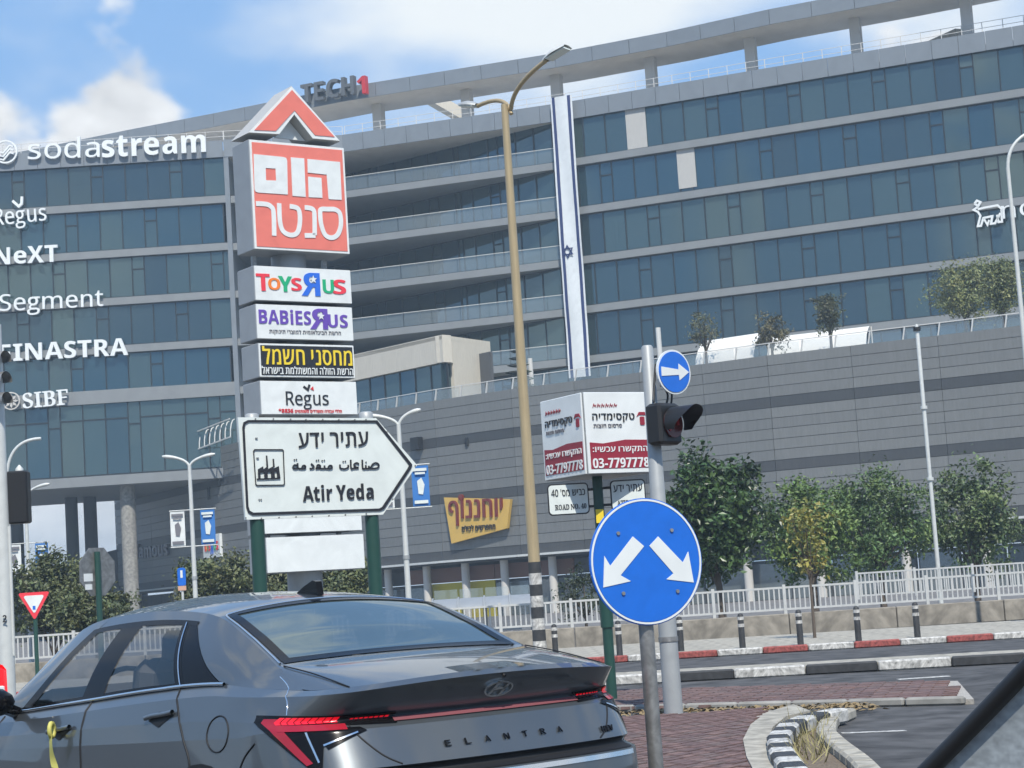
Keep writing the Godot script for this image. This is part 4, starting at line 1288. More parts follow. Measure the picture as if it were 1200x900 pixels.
func billboard():
	var base := gnd(718, 826)
	var t := thing("advertising_post", "green post with two faced white and red billboard and road plates", "sign", base)
	var D := -base.z
	var yr := deg_to_rad(30.0)
	var n := Vector3(sin(yr), 0, cos(yr))
	var m := Vector3(-cos(yr), 0, sin(yr))
	var K := at(685.5, 508, D - 0.5)
	var br := facing(K, n).basis; var bl := facing(K, m).basis
	var top := (hit(684, 459.5, K, n) - K).y; var bot := (hit(688, 556, K, n) - K).y
	var wr := on_plane([[760, 505]], K, br)[0].x
	var wl := -on_plane([[637, 512]], K, bl)[0].x
	var s := mb()
	block(s, [K, K + br.x * wr, K + br.x * wr - bl.x * wl * 1.0, K - bl.x * wl], K.y + bot, K.y + top)
	var bx := build(s, "billboard_box", M.pylon_grey, t)
	bx.position = -base
	for side in [[br, wr, 1.0, K, 0.0], [bl, wl, -1.0, K, 1.0]]:
		var b: Basis = side[0]
		var w: float = side[1]
		var cx: float = w * 0.5 * side[2]
		var L := Transform3D(b, K - base)
		s = mb()
		cbox(s, L.translated_local(Vector3(cx, (top + bot) / 2, 0.012)), Vector3(w - 0.01, top - bot - 0.01, 0.022), 0.006)
		build(s, "face", M.sign_white, t)
		s = mb()
		var yt := lerpf(bot, top, 0.385)
		prism(s, PackedVector2Array([Vector2(cx - w / 2 + 0.04, bot + 0.06), Vector2(cx + w / 2 - 0.03, bot + 0.06), Vector2(cx + w / 2 - 0.03, yt + 0.02), Vector2(cx + w * 0.1, yt + 0.025), Vector2(cx - w / 4, yt - 0.015), Vector2(cx - w / 2 + 0.04, yt)]), L.translated_local(Vector3(0, 0, 0.024)), 0.006)
		build(s, "red_band", M.maroon, t)
		var put_text := func(words: String, x: float, y: float, ww: float, hh: float, mm: Material, f: Font):
			text("lettering", words, L.translated_local(Vector3(cx + x * w, lerpf(bot, top, y), 0.03)), ww * w, hh, 0.008, mm, t, f)
		put_text.call("טקסימדיה", -0.06, 0.68, 0.66, 0.105, M.ink, heb_font)
		put_text.call("פרסום חוצות", -0.16, 0.585, 0.44, 0.04, M.grey_text, heb_font)
		put_text.call("התקשרו עכשיו:", 0.01, 0.285, 0.86, 0.085, M.sign_white, heb_font)
		put_text.call("03-7797778", 0.01, 0.13, 0.88, 0.115, M.sign_white, bold_font)
		s = mb()
		var ic := L.translated_local(Vector3(cx + 0.39 * w, lerpf(bot, top, 0.67), 0.028))
		prism(s, PackedVector2Array([Vector2(-0.075, 0.02), Vector2(-0.04, 0.075), Vector2(0.04, 0.075), Vector2(0.075, 0.02), Vector2(0.04, 0.04), Vector2(-0.04, 0.04)]), ic, 0.008)
		prism(s, rrect(0.065, 0.1, 0.015), ic.translated_local(Vector3(0, -0.03, 0)), 0.008)
		build(s, "house_mark", M.maroon, t)
		s = mb()
		var sq := L.translated_local(Vector3(cx - 0.2 * w, lerpf(bot, top, 0.83), 0.028))
		for k in 6:
			var x := -0.17 * w + k * 0.065 * w
			stroke(s, [Vector2(x, -0.02), Vector2(x + 0.015, 0.02), Vector2(x + 0.03, -0.012), Vector2(x + 0.045, 0.012)], 0.008, sq, 0.006)
		build(s, "script", M.maroon, t)
	var pc := K + br.x * wr * 0.5 - bl.x * wl * 0.5 - base
	s = mb()
	tube(s, [Vector3.ZERO, Vector3(0, K.y + bot - base.y + 0.5, 0)], 0.062, 14)
	build(s, "pole", M.green_post, t)
	s = mb()
	bar(s, Vector3(0, K.y + bot + 0.06, 0), Vector3(pc.x, K.y + bot + 0.06, pc.z), 0.1, 0.1)
	build(s, "bracket", M.green_post, t)
	# road plates on arms
	for q in [[666, 585, 0.49, 0.37, "כביש מס' 40", "ROAD NO. 40", 0.12], [736, 580, 0.42, 0.36, "עתיר ידע", "ATIR YEDA", -0.1]]:
		var c := at(q[0], q[1], D - 0.03)
		var b := facing(c, Vector3(0.1, 0, 1)).basis
		var L := Transform3D(b, c - base)
		s = mb(); prism(s, rrect(q[2], q[3], 0.05), L, 0.02); build(s, "road_plate", M.ink, t)
		s = mb(); prism(s, rrect(q[2] - 0.03, q[3] - 0.03, 0.04), L.translated_local(Vector3(0, 0, 0.008)), 0.02); build(s, "plate_face", M.sign_pale, t)
		text("lettering", q[4], L.translated_local(Vector3(0, 0.08, 0.02)), q[2] * 0.82, 0.085, 0.01, M.ink, t, heb_font)
		text("lettering", q[5], L.translated_local(Vector3(0.02, -0.09, 0.02)), q[2] * 0.76, 0.06, 0.01, M.ink, t, serif_font)
		s = mb()
		for dy in [-0.1, 0.1]: bar(s, L * Vector3((q[2] * 0.5 - 0.02) * signf(q[6]), dy, -0.03), Vector3(0, (L * Vector3(0, dy, 0)).y, 0), 0.03, 0.03)
		build(s, "bracket", M.black_plastic, t)
	s = mb()
	var yp := at(704, 605, D).y
	box(s, Transform3D(Basis(), Vector3(0, yp, 0.07)), Vector3(0.09, 0.16, 0.02))
	build(s, "number_tag", M.yellow, t)
	s = mb()
	tube(s, [Vector3(0, 0.9, 0), Vector3(0, 1.62, 0)], 0.078, 14)
	build(s, "sleeve", M.green_post, t)

# ---------------------------------------------------------------- street furniture
func street():
	garden_wall()
	tall_lamp()
	signal_pole()
	round_sign()
	left_signal()
	small_signs()
	y_lamps()
	masts()
	shelter()
	# bollards along the red and white kerb
	var proto: Node3D = null
	for q in [[652, 778], [727, 775], [799, 770], [871, 767], [939, 763], [1007, 759], [1076, 754]]:
		var p := gnd(q[0], q[1], 0.0)
		if proto == null:
			proto = thing("bollard", "black bollard with white bands beside the red and white kerb", "bollard", p, 0.0, "bollards along the kerb")
			var s := mb()
			tube(s, [Vector3.ZERO, Vector3(0, 0.7, 0), Vector3(0, 0.74, 0), Vector3(0, 0.755, 0)], [0.06, 0.055, 0.045, 0.015], 14)
			build(s, "post", M.black_paint, proto)
			for y in [0.5, 0.63]:
				s = mb(); tube(s, [Vector3(0, y, 0), Vector3(0, y + 0.06, 0)], 0.061, 14); build(s, "band", M.white_paint, proto)
			s = mb(); tube(s, [Vector3.ZERO, Vector3(0, 0.03, 0)], [0.1, 0.08], 14); build(s, "foot", M.black_paint, proto)
		else:
			copy(proto, p)

func garden_wall():
	var z := -44.0
	var x0 := at(-80, 760, 44).x; var x1 := at(1300, 700, 44).x
	var t := thing("garden_wall", "low weathered concrete wall carrying a white picket fence", "wall", Vector3(0, 0.06, z))
	var n := int((x1 - x0) / 2.4)
	var w := (x1 - x0) / n
	for k in n:
		var s := mb()
		cbox(s, Transform3D(Basis(), Vector3(x0 + (k + 0.5) * w, 0.24, 0)), Vector3(w - 0.015, 0.48, 0.28), 0.015)
		build(s, "wall_section", M.stone_wall, t)
	var f := thing("picket_fence", "white metal picket fence on top of the low concrete wall", "fence", Vector3(0, 0.54, z))
	fence_run(f, x0, x1, 0.62)
	# farther fence on the rise behind
	var a := at(1005, 690, 54); var b := at(1240, 670, 54)
	var g := thing("picket_fence", "second white picket fence standing behind the trees beyond wall", "fence", Vector3(0, 0.62, -54))
	fence_run(g, a.x, b.x, 0.75)
	var gw := thing("retaining_wall", "dark earth retaining wall under the tower's open left end", "wall", flat(at(90, 655, 182)))
	var s := mb()
	var l := flat(at(0, 670, 182)) - gw.position; var r := flat(at(170, 636, 182)) - gw.position
	prism(s, PackedVector2Array([Vector2(l.x, 0), Vector2(r.x, 0), Vector2(r.x, 8.6), Vector2(l.x, 6.0)]), Transform3D(), 0.6)
	build(s, "face", M.core, gw)

func fence_run(f: Node3D, x0: float, x1: float, h: float):
	var span := 1.62
	var n := int((x1 - x0) / span)
	for k in n:
		var a := x0 + k * span
		var s := mb()
		box(s, Transform3D(Basis(), Vector3(a, h * 0.5 + 0.02, 0)), Vector3(0.07, h + 0.04, 0.07))
		build(s, "post", M.rail_white, f)
		s = mb()
		for y in [0.1, h - 0.03]:
			box(s, Transform3D(Basis(), Vector3(a + span / 2, y, 0)), Vector3(span - 0.075, 0.045, 0.04))
		for j in 13:
			box(s, Transform3D(Basis(), Vector3(a + span * (j + 1.0) / 14.0, h * 0.5 + 0.03, 0)), Vector3(0.032, h - 0.14, 0.025))
		build(s, "panel", M.rail_white, f)

func arc(a: Vector3, b: Vector3, c: Vector3, n := 10) -> Array:
	var r := []
	for k in n + 1:
		var t := float(k) / n
		r.append(a.lerp(b, t).lerp(b.lerp(c, t), t))
	return r

func lamp_head(parent: Node, p: Vector3, dir: Vector3, length: float, m: Material):
	var x := dir.normalized()
	var y := (UP - x * UP.dot(x)).normalized()
	var bs := Basis(x, y, x.cross(y))
	var s := mb()
	var g := []
	for k in 7:
		var t := k / 6.0
		var w := 0.1 + 0.10 * sin(minf(t * 1.6, 1.0) * PI / 2) - 0.05 * t * t
		var row := []
		for j in 9:
			var an := PI * j / 8.0
			row.append(p + bs * Vector3(t * length, sin(an) * (0.05 + 0.05 * sin(t * PI)), cos(an) * w))
		g.append(row)
	grid(s, g)
	build(s, "lamp_head", m, parent)
	s = mb()
	box(s, Transform3D(bs, p + bs * Vector3(length * 0.55, -0.012, 0)), Vector3(length * 0.8, 0.03, 0.26))
	build(s, "lens", M.sign_pale, parent)

func tall_lamp():
	var base := gnd(634, 779)
	var D := -base.z
	var t := thing("street_lamp", "tall tan street lamp with two arms and black white foot bands", "street lamp", base)
	var top := at(598.5, 122, D) - base
	var H := top.y
	var s := mb()
	tube(s, [Vector3(0, 0, 0), Vector3(0, 1.9, 0), Vector3(0, H * 0.55, 0), Vector3(0, H, 0)], [0.125, 0.115, 0.095, 0.07], 16)
	build(s, "pole", M.tan_pole, t)
	for k in 9:
		s = mb()
		tube(s, [Vector3(0, 0.02 + k * 0.215, 0), Vector3(0, 0.02 + (k + 1) * 0.215, 0)], [0.131 - k * 0.0012, 0.13 - k * 0.0012], 16, false)
		build(s, "band", M.black_paint if k % 2 == 0 else M.white_paint, t)
	s = mb(); cbox(s, Transform3D(Basis(), Vector3(0, 0.02, 0)), Vector3(0.45, 0.04, 0.45), 0.01); build(s, "base_plate", M.black_paint, t)
	var r0 := at(641, 70, D - 1.0) - base; var rm := at(600, 100, D - 0.3) - base
	s = mb(); tube(s, arc(top - UP * 0.1, rm, r0, 10), 0.045, 10); build(s, "arm", M.tan_pole, t)
	lamp_head(t, r0 - (r0 - rm).normalized() * 0.05, at(664, 56, D - 1.25) - base - r0, 0.55, M.pole_pale)
	var l0 := at(560, 124, D + 0.8) - base; var lm := at(594, 108, D + 0.2) - base
	s = mb(); tube(s, arc(top - UP * 0.2, lm, l0, 10), 0.042, 10); build(s, "arm", M.tan_pole, t)
	lamp_head(t, l0, at(537, 124, D + 1.1) - base - l0, 0.42, M.pole_grey)

func signal_pole():
	var base := gnd(790, 844)
	var D := -base.z
	var t := thing("traffic_signal", "grey traffic signal pole with red arrow lens and small blue arrow sign", "traffic light", base)
	var H := (at(757, 405, D) - base).y
	var s := mb()
	tube(s, [Vector3.ZERO, Vector3(0, 0.9, 0), Vector3(0, H - 0.02, 0), Vector3(0, H, 0)], [0.096, 0.092, 0.06, 0.045], 20)
	build(s, "pole", M.pole_grey, t)
	s = mb(); tube(s, [Vector3(0, 0.78, 0), Vector3(0, 0.83, 0)], 0.1, 20); build(s, "clamp", M.galvanised, t)
	s = mb(); tube(s, [Vector3.ZERO, Vector3(0, 0.03, 0)], [0.19, 0.16], 20); build(s, "foot", M.concrete, t)
	var n := Vector3(sin(deg_to_rad(48)), 0, cos(deg_to_rad(48)))
	var c := at(790, 496, D - 0.12)
	var bs := facing(c, n).basis
	var L := Transform3D(bs, c - base)
	s = mb(); cbox(s, L.translated_local(Vector3(-0.02, 0, -0.12)), Vector3(0.36, 0.42, 0.2), 0.03); build(s, "signal_housing", M.black_plastic, t)
	s = mb(); prism(s, circle(0.145, 28), L.translated_local(Vector3(0, 0.0, -0.015)), 0.03); build(s, "lens", mat(col(0.10, 0.012, 0.012), 0.25), t)
	s = mb()
	stroke(s, [Vector2(-0.09, -0.07), Vector2(0.03, 0.06)], 0.04, L.translated_local(Vector3(0, 0, 0.004)), 0.01)
	stroke(s, [Vector2(-0.04, 0.07), Vector2(0.05, 0.08), Vector2(0.06, -0.02)], 0.04, L.translated_local(Vector3(0, 0, 0.004)), 0.01)
	build(s, "arrow_lens", mat(col(0.30, 0.012, 0.015), 0.3), t)
	s = mb()
	var g := []
	for k in 5:
		var z := k / 4.0
		var row := []
		for j in 15:
			var an := deg_to_rad(-25 + 230.0 * j / 14.0)
			row.append(L * Vector3(cos(an) * 0.165, sin(an) * 0.165, z * (0.30 * (0.35 + 0.65 * smoothstep(-0.5, 0.9, sin(an))))))
		g.append(row)
	grid(s, g)
	build(s, "visor", M.black_plastic, t)
	s = mb()
	for y in [-0.17, 0.17]:
		bar(s, Vector3(0, c.y - base.y + y, 0), L * Vector3(-0.05, y, -0.15), 0.03, 0.04)
	build(s, "bracket", M.black_plastic, t)
	# cables
	s = mb()
	tube(s, arc(Vector3(0.07, c.y + 0.62, 0.06), Vector3(0.02, c.y + 0.3, 0.12), L * Vector3(-0.18, 0.22, -0.1), 10), 0.013, 6)
	tube(s, arc(L * Vector3(0.02, 0.2, -0.1), L * Vector3(0.12, 0.34, -0.1), L * Vector3(-0.02, 0.4, -0.12), 8), 0.012, 6)
	tube(s, arc(L * Vector3(0.1, 0.2, -0.1), L * Vector3(0.16, 0.34, -0.1), L * Vector3(0.12, 0.42, -0.12), 8), 0.012, 6)
	build(s, "cable", M.black_plastic, t)
	# round blue sign with right arrow
	var sc := at(789, 436, D - 0.1)
	var n2 := Vector3(sin(deg_to_rad(38)), 0, cos(deg_to_rad(38)))
	var b2 := facing(sc, n2).basis
	var S := Transform3D(b2, sc - base)
	s = mb(); prism(s, circle(0.228, 40), S, 0.02); build(s, "sign_rim", M.sign_white, t)
	s = mb(); prism(s, circle(0.208, 40), S.translated_local(Vector3(0, 0, 0.008)), 0.02); build(s, "sign_face", M.sign_blue, t)
	s = mb(); prism(s, PackedVector2Array([Vector2(-0.18, 0.05), Vector2(0.055, 0.025), Vector2(0.06, 0.085), Vector2(0.195, 0), Vector2(0.06, -0.085), Vector2(0.055, -0.03), Vector2(-0.18, -0.045)]), S.translated_local(Vector3(0, 0, 0.014)), 0.02)
	build(s, "arrow", M.sign_white, t)
	s = mb(); bar(s, Vector3(0, sc.y - base.y, 0), S * Vector3(0, 0, -0.02), 0.04, 0.04); build(s, "sign_bracket", M.galvanised, t)

func round_sign():
	var D := 9.15
	var c := at(757.5, 658, D)
	var base := flat(c)
	var t := thing("keep_either_side_sign", "large round blue sign with two white arrows pointing down and out", "sign", base)
	var n := Vector3(sin(deg_to_rad(25)), 0, cos(deg_to_rad(25)))
	var bs := facing(c, n).basis
	var L := Transform3D(bs, c - base)
	var s := mb(); prism(s, circle(0.301, 64), L.translated_local(Vector3(0, 0, -0.004)), 0.012); build(s, "rim", M.sign_blue, t)
	s = mb(); ring(s, circle(0.296, 64), circle(0.287, 64), L.translated_local(Vector3(0, 0, 0.003)), 0.006); build(s, "white_ring", M.sign_white, t)
	s = mb(); prism(s, circle(0.284, 64), L.translated_local(Vector3(0, 0, 0.001)), 0.008); build(s, "face", M.sign_blue, t)
	var o := c + n * 0.006
	s = mb()
	for q in [[[128, 323], [131, 222], [150, 254], [222, 160], [258, 191], [183, 284], [216, 303]], [[417, 307], [399, 208], [382, 243], [303, 160], [275, 190], [352, 278], [330, 297]]]:
		prism(s, on_plane(zoomed(q, 660, 570, 2.727), o, bs), Transform3D(bs, o - base), 0.004)
	build(s, "arrow", M.sign_white, t)
	for q in [[175, 150], [346, 140], [192, 342], [365, 335]]:
		s = mb()
		prism(s, circle(0.009, 10, on_plane(zoomed([q], 660, 570, 2.727), o, bs)[0]), Transform3D(bs, o - base), 0.012)
		build(s, "bolt", M.galvanised, t)
	s = mb()
	tube(s, [Vector3(0, 0, 0) - n * 0.05, Vector3(0, c.y + 0.2, 0) - n * 0.05], 0.036, 18)
	build(s, "pole", M.galvanised, t)
	s = mb()
	for y in [-0.14, 0.14]: bar(s, L * Vector3(-0.2, y, -0.02), L * Vector3(0.2, y, -0.02), 0.02, 0.03)
	build(s, "rear_rail", M.galvanised, t)

func left_signal():
	var D := 24.0
	var base := flat(at(8, 800, D))
	var t := thing("traffic_signal", "pale grey signal pole with hooded lamps and a black backplate", "traffic light", base)
	var H := (at(2, 380, D) - base).y
	var s := mb()
	tube(s, [Vector3.ZERO, Vector3(0, H, 0)], [0.11, 0.085], 20)
	build(s, "pole", M.pole_pale, t)
	var n := Vector3(sin(deg_to_rad(70)), 0, cos(deg_to_rad(70)))
	var c := at(-8, 447, D - 0.1)
	var bs := facing(c, n).basis
	var L := Transform3D(bs, c - base)
	s = mb(); cbox(s, L.translated_local(Vector3(-0.0, 0, -0.1)), Vector3(0.3, 0.84, 0.2), 0.03); build(s, "signal_housing", M.black_plastic, t)
	for q in 3:
		s = mb()
		var g := []
		for k in 4:
			var row := []
			for j in 13:
				var an := deg_to_rad(-10 + 200.0 * j / 12.0)
				row.append(L * Vector3(cos(an) * 0.12, -0.26 + q * 0.26 + sin(an) * 0.11, k / 3.0 * 0.2))
			g.append(row)
		grid(s, g); build(s, "visor", M.galvanised, t)
	# seen from behind: the dark backplate of another head
	var p := at(22, 583, D + 0.1) - base
	s = mb(); cbox(s, Transform3D(Basis(), p), Vector3(0.27, 0.66, 0.2), 0.02); build(s, "backplate", M.black_plastic, t)
	s = mb()
	tube(s, [p + Vector3(0.02, 0.33, 0), p + Vector3(0.02, 0.36, 0), p + Vector3(0.02, 0.41, 0)], [0.05, 0.05, 0.008], 10)
	build(s, "cap", M.pole_pale, t)
	s = mb()
	for y in [-0.2, 0.2]: bar(s, Vector3(0, p.y + y, 0), p + UP * y, 0.04, 0.04)
	build(s, "bracket", M.black_plastic, t)
	text("number", "2", Transform3D(Basis(), at(6, 725, D - 0.11) - base + Vector3(0, 0, 0.02)), 0.05, 0.09, 0.01, M.ink, t)
	s = mb()
	var q2 := at(30, 600, D) - base
	tube(s, [Vector3(0.1, 1.0, 0.02), Vector3(0.105, 2.6, 0.02)], 0.02, 8)
	build(s, "conduit", M.pole_pale, t)

func small_signs():
	# give way
	var c := at(40, 705, 41.0)
	var t := thing("give_way_sign", "red bordered white triangle give way sign on green post", "sign", flat(c))
	var L := Transform3D(Basis(), UP * c.y)
	var s := mb()
	var tri_pts := func(r: float) -> PackedVector2Array:
		var p := PackedVector2Array()
		for k in 3:
			var m := Vector2(0, -1).rotated(TAU * k / 3.0) * r
			for j in [-1, 0, 1]: p.append(m + (m.normalized().rotated(j * 0.9) - m.normalized()) * 0.03)
		return p
	prism(s, tri_pts.call(0.365), L, 0.02); build(s, "border", M.toy_red, t)
	s = mb(); prism(s, tri_pts.call(0.235), L.translated_local(Vector3(0, 0, 0.008)), 0.02); build(s, "face", M.sign_white, t)
	s = mb(); box(s, L.translated_local(Vector3(0, -0.13, 0.02)), Vector3(0.06, 0.08, 0.004)); build(s, "sticker", M.sign_blue, t)
	s = mb(); tube(s, [Vector3(0, 0, -0.05), Vector3(0, c.y + 0.1, -0.05)], 0.045, 12); build(s, "post", M.green_post, t)
	# octagon seen from behind
	c = at(114, 670, 35.0)
	t = thing("stop_sign", "grey back of an octagonal sign on dark green post", "sign", flat(c))
	var b := Basis(UP, deg_to_rad(57))
	s = mb()
	prism(s, circle(0.47, 8), Transform3D(b * Basis(Vector3.BACK, PI / 8), UP * c.y), 0.02)
	build(s, "panel", M.sign_back, t)
	s = mb(); tube(s, [Vector3(0.03, 0, 0.08), Vector3(0.03, c.y + 0.36, 0.08)], 0.055, 12); build(s, "post", M.green_post, t)
	for q in [[-0.24, -0.1, 0.22, 0.14], [-0.24, -0.27, 0.17, 0.1]]:
		s = mb(); box(s, Transform3D(b, UP * c.y + b * Vector3(q[0], q[1], 0.013)), Vector3(q[2], q[3], 0.004)); build(s, "sticker", M.sign_white, t)
	# narrow blue bus stop sign
	c = at(213, 678, 52.0)
	t = thing("bus_stop_sign", "narrow blue bus stop sign with pale foot before the bushes", "sign", flat(c))
	s = mb(); prism(s, rrect(0.22, 0.48, 0.06), Transform3D(Basis(), UP * (c.y + 0.05)), 0.03); build(s, "panel", M.sign_blue, t)
	s = mb(); box(s, Transform3D(Basis(), UP * (c.y + 0.12) + Vector3(0, 0, 0.018)), Vector3(0.06, 0.2, 0.006)); build(s, "mark", M.sign_white, t)
	s = mb(); box(s, Transform3D(Basis(), UP * (c.y - 0.26)), Vector3(0.22, 0.12, 0.03)); build(s, "foot_panel", mat(col(0.55, 0.33, 0.24), 0.6), t)
	s = mb(); tube(s, [Vector3(0, 0, -0.04), Vector3(0, c.y + 0.2, -0.04)], 0.035, 10); build(s, "post", M.pole_pale, t)

func banner(t: Node3D, c: Vector3, w: float, h: float, m: Material, mark: Material):
	var s := mb()
	var g := []
	for j in 7:
		var row := []
		for k in 5:
			row.append(c + Vector3((k / 4.0 - 0.5) * w, (j / 6.0 - 0.5) * h, 0.02 * sin(j * 1.1) * sin(k * 0.8)))
		g.append(row)
	grid(s, g)
	build(s, "banner", m, t)
	s = mb()
	for q in [[0.40, 0.07, 0.8], [0.31, 0.05, 0.6], [-0.40, 0.08, 0.8]]:
		box(s, Transform3D(Basis(), c + Vector3(0, q[0] * h, 0.035)), Vector3(w * q[2], h * q[1], 0.01))
	prism(s, PackedVector2Array([Vector2(-0.06, -0.2), Vector2(0.05, -0.22), Vector2(0.1, 0.02), Vector2(0.03, 0.2), Vector2(-0.08, 0.12)]), Transform3D(Basis(), c + Vector3(0, 0, 0.035)), 0.01)
	build(s, "print", mark, t)

func y_lamps():
	for q in [[222, 545, 190, 535, 252, 532, 56.0, "white double armed lamp post with two banners beside pale shop sign"], [467, 497, 430, 487, 493, 480, 47.5, "white double armed lamp post with two banners behind arrow sign"], [30, 582, -2, 574, 58, 567, 62.0, "white double armed lamp post with two banners before open columns"]]:
		var D: float = q[6]
		var fork := at(q[0], q[1], D)
		var base := flat(fork)
		var t := thing("double_lamp", q[7], "street lamp", base, 0.0, "double armed lamps with banners")
		var H := fork.y
		var s := mb()
		tube(s, [Vector3.ZERO, Vector3(0, 1.0, 0), Vector3(0, H, 0)], [0.09, 0.075, 0.055], 12)
		build(s, "pole", M.pole_pale, t)
		for e in [[q[2], q[3]], [q[4], q[5]]]:
			var p := at(e[0], e[1], D) - base
			s = mb()
			tube(s, arc(Vector3(0, H - 0.05, 0), Vector3(p.x * 0.12, p.y - 0.06, 0), p, 12), [0.04, 0.04, 0.04, 0.04, 0.04, 0.04, 0.04, 0.04, 0.045, 0.05, 0.055, 0.055, 0.03], 8)
			build(s, "arm", M.pole_pale, t)
		var k := D / F
		var yb := (at(q[0], q[1] + 74, D) - base).y
		for e in [[-0.42, M.sign_white, M.grey_text], [0.46, mat(col(0.03, 0.16, 0.45), 0.6), M.sign_pale]]:
			banner(t, Vector3(e[0], yb, 0.02), 0.42, 1.0, e[1], e[2])
			s = mb()
			for dy in [-0.53, 0.53]: tube(s, [Vector3(0, yb + dy, 0), Vector3(e[0] * 1.55, yb + dy, 0)], 0.018, 6)
			build(s, "banner_arm", M.pole_pale, t)
		s = mb()
		tube(s, [Vector3(0, 2.4, 0), Vector3(0, 2.5, 0)], 0.085, 12)
		build(s, "collar", M.pole_grey, t)
	# single curved lamp behind the left signal pole
	var f := at(8, 565, 58.0)
	var t := thing("curved_lamp", "white single arm lamp curving out beside the signal backplate", "street lamp", flat(f))
	var p := at(48, 514, 58.0) - flat(f)
	var s := mb()
	tube(s, [Vector3.ZERO, Vector3(0, f.y, 0)], [0.09, 0.06], 12)
	build(s, "pole", M.pole_pale, t)
	s = mb()
	tube(s, arc(Vector3(0, f.y - 0.05, 0), Vector3(0.0, p.y + 0.05, 0), p, 12), 0.05, 8)
	build(s, "arm", M.pole_pale, t)

func masts():
	# slim mast with rounded top in front of the podium
	var a := at(1074, 380, 62.0)
	var t := thing("slim_mast", "slim white mast with rounded top in front of podium wall", "pole", flat(a))
	var s := mb()
	tube(s, [Vector3.ZERO, Vector3(0, a.y * 0.45, 0), Vector3(0, a.y - 0.1, 0), Vector3(0, a.y, 0)], [0.08, 0.065, 0.065, 0.04], 12)
	build(s, "pole", M.pole_pale, t)
	for y in [0.45, 0.7]:
		s = mb(); tube(s, [Vector3(0, a.y * y, 0), Vector3(0, a.y * y + 0.1, 0)], 0.115, 12); build(s, "collar", M.pole_pale, t)
	s = mb(); tube(s, [Vector3(0, a.y - 0.22, 0), Vector3(0, a.y - 0.1, 0)], 0.125, 12); build(s, "cap", M.black_plastic, t)
	# white lamp at the right edge, curving out of frame
	var f := at(1181, 196, 40.0)
	t = thing("curved_lamp", "tall white lamp post curving over in front of right tower wing", "street lamp", flat(f))
	s = mb()
	tube(s, [Vector3.ZERO, Vector3(0, f.y * 0.5, 0), Vector3(0, f.y, 0)], [0.08, 0.055, 0.04], 12)
	build(s, "pole", M.pole_pale, t)
	var e := at(1230, 148, 40.0) - flat(f)
	s = mb(); tube(s, arc(Vector3(0, f.y - 0.05, 0), Vector3(0.02, e.y - 0.1, 0), e, 12), 0.036, 10); build(s, "arm", M.pole_pale, t)
	lamp_head(t, e, Vector3(1, 0.1, 0), 0.6, M.pole_pale)
	# white posts on the terrace
	for q in [[621, 420, 135.0, "short white terrace post beside the dark conifer"], [771, 384, 128.0, "short white terrace post above the small arrow sign"]]:
		var p := at(q[0], q[1], q[2])
		t = thing("terrace_post", q[3], "post", Vector3(p.x, 14.5, p.z))
		s = mb()
		tube(s, [Vector3.ZERO, Vector3(0, p.y - 14.5, 0)], [0.2, 0.17], 10)
		build(s, "shaft", M.roof_rail, t)
		s = mb()
		tube(s, [Vector3.ZERO, Vector3(0, 0.25, 0)], 0.3, 10)
		build(s, "foot", M.pole_grey, t)

func shelter():
	var p0 := at(508, 712, 50.0); var p1 := at(628, 706, 50.0)
	var t := thing("bus_shelter", "bus shelter with pale curved roof behind the picket fence", "bus shelter", flat((p0 + p1) / 2))
	var y := at(568, 712, 50.0).y
	var w := (p1.x - p0.x)
	var s := mb()
	var g := []
	for j in 9:
		var an := PI * (0.1 + 0.5 * j / 8.0)
		var row := []
		for k in 9:
			row.append(Vector3(-w / 2 + w * k / 8.0, y - 0.1 + 0.38 * sin(an), 0.9 * cos(an)))
		g.append(row)
	grid(s, g)
	build(s, "roof", M.pylon_grey, t)
	for k in 5:
		s = mb()
		var pts := []
		for j in 9:
			var an := PI * (0.1 + 0.5 * j / 8.0)
			pts.append(Vector3(-w / 2 + w * k / 4.0, y - 0.09 + 0.39 * sin(an), 0.91 * cos(an)))
		tube(s, pts, 0.025, 6)
		build(s, "rib", M.pole_grey, t)
	for k in 3:
		s = mb()
		tube(s, [Vector3(-w / 2 + w * (k + 0.1) / 2.2, 0.06, -0.1), Vector3(-w / 2 + w * (k + 0.1) / 2.2, y + 0.25, -0.1)], 0.05, 8)
		build(s, "post", M.pole_grey, t)
	s = mb()
	box(s, Transform3D(Basis(), Vector3(0, 0.5, 0.1)), Vector3(w * 0.7, 0.06, 0.4))
	build(s, "bench", M.pole_grey, t)
	for k in 4:
		piece("back_pane", M.rail_glass, t, Basis(), Vector3(-w / 2 + w * (k + 0.5) / 4.0, 1.0, -0.15), Vector3(w / 4 - 0.06, 1.2, 0.012))

# ---------------------------------------------------------------- trees and bushes
func leaf_mat(rough: float, light: float) -> StandardMaterial3D:
	var m := StandardMaterial3D.new()
	m.albedo_color = Color.WHITE
	m.vertex_color_use_as_albedo = true
	m.roughness = rough
	m.cull_mode = BaseMaterial3D.CULL_DISABLED
	m.backlight_enabled = true
	m.backlight = Color(light * 0.6, light, light * 0.25)
	return m

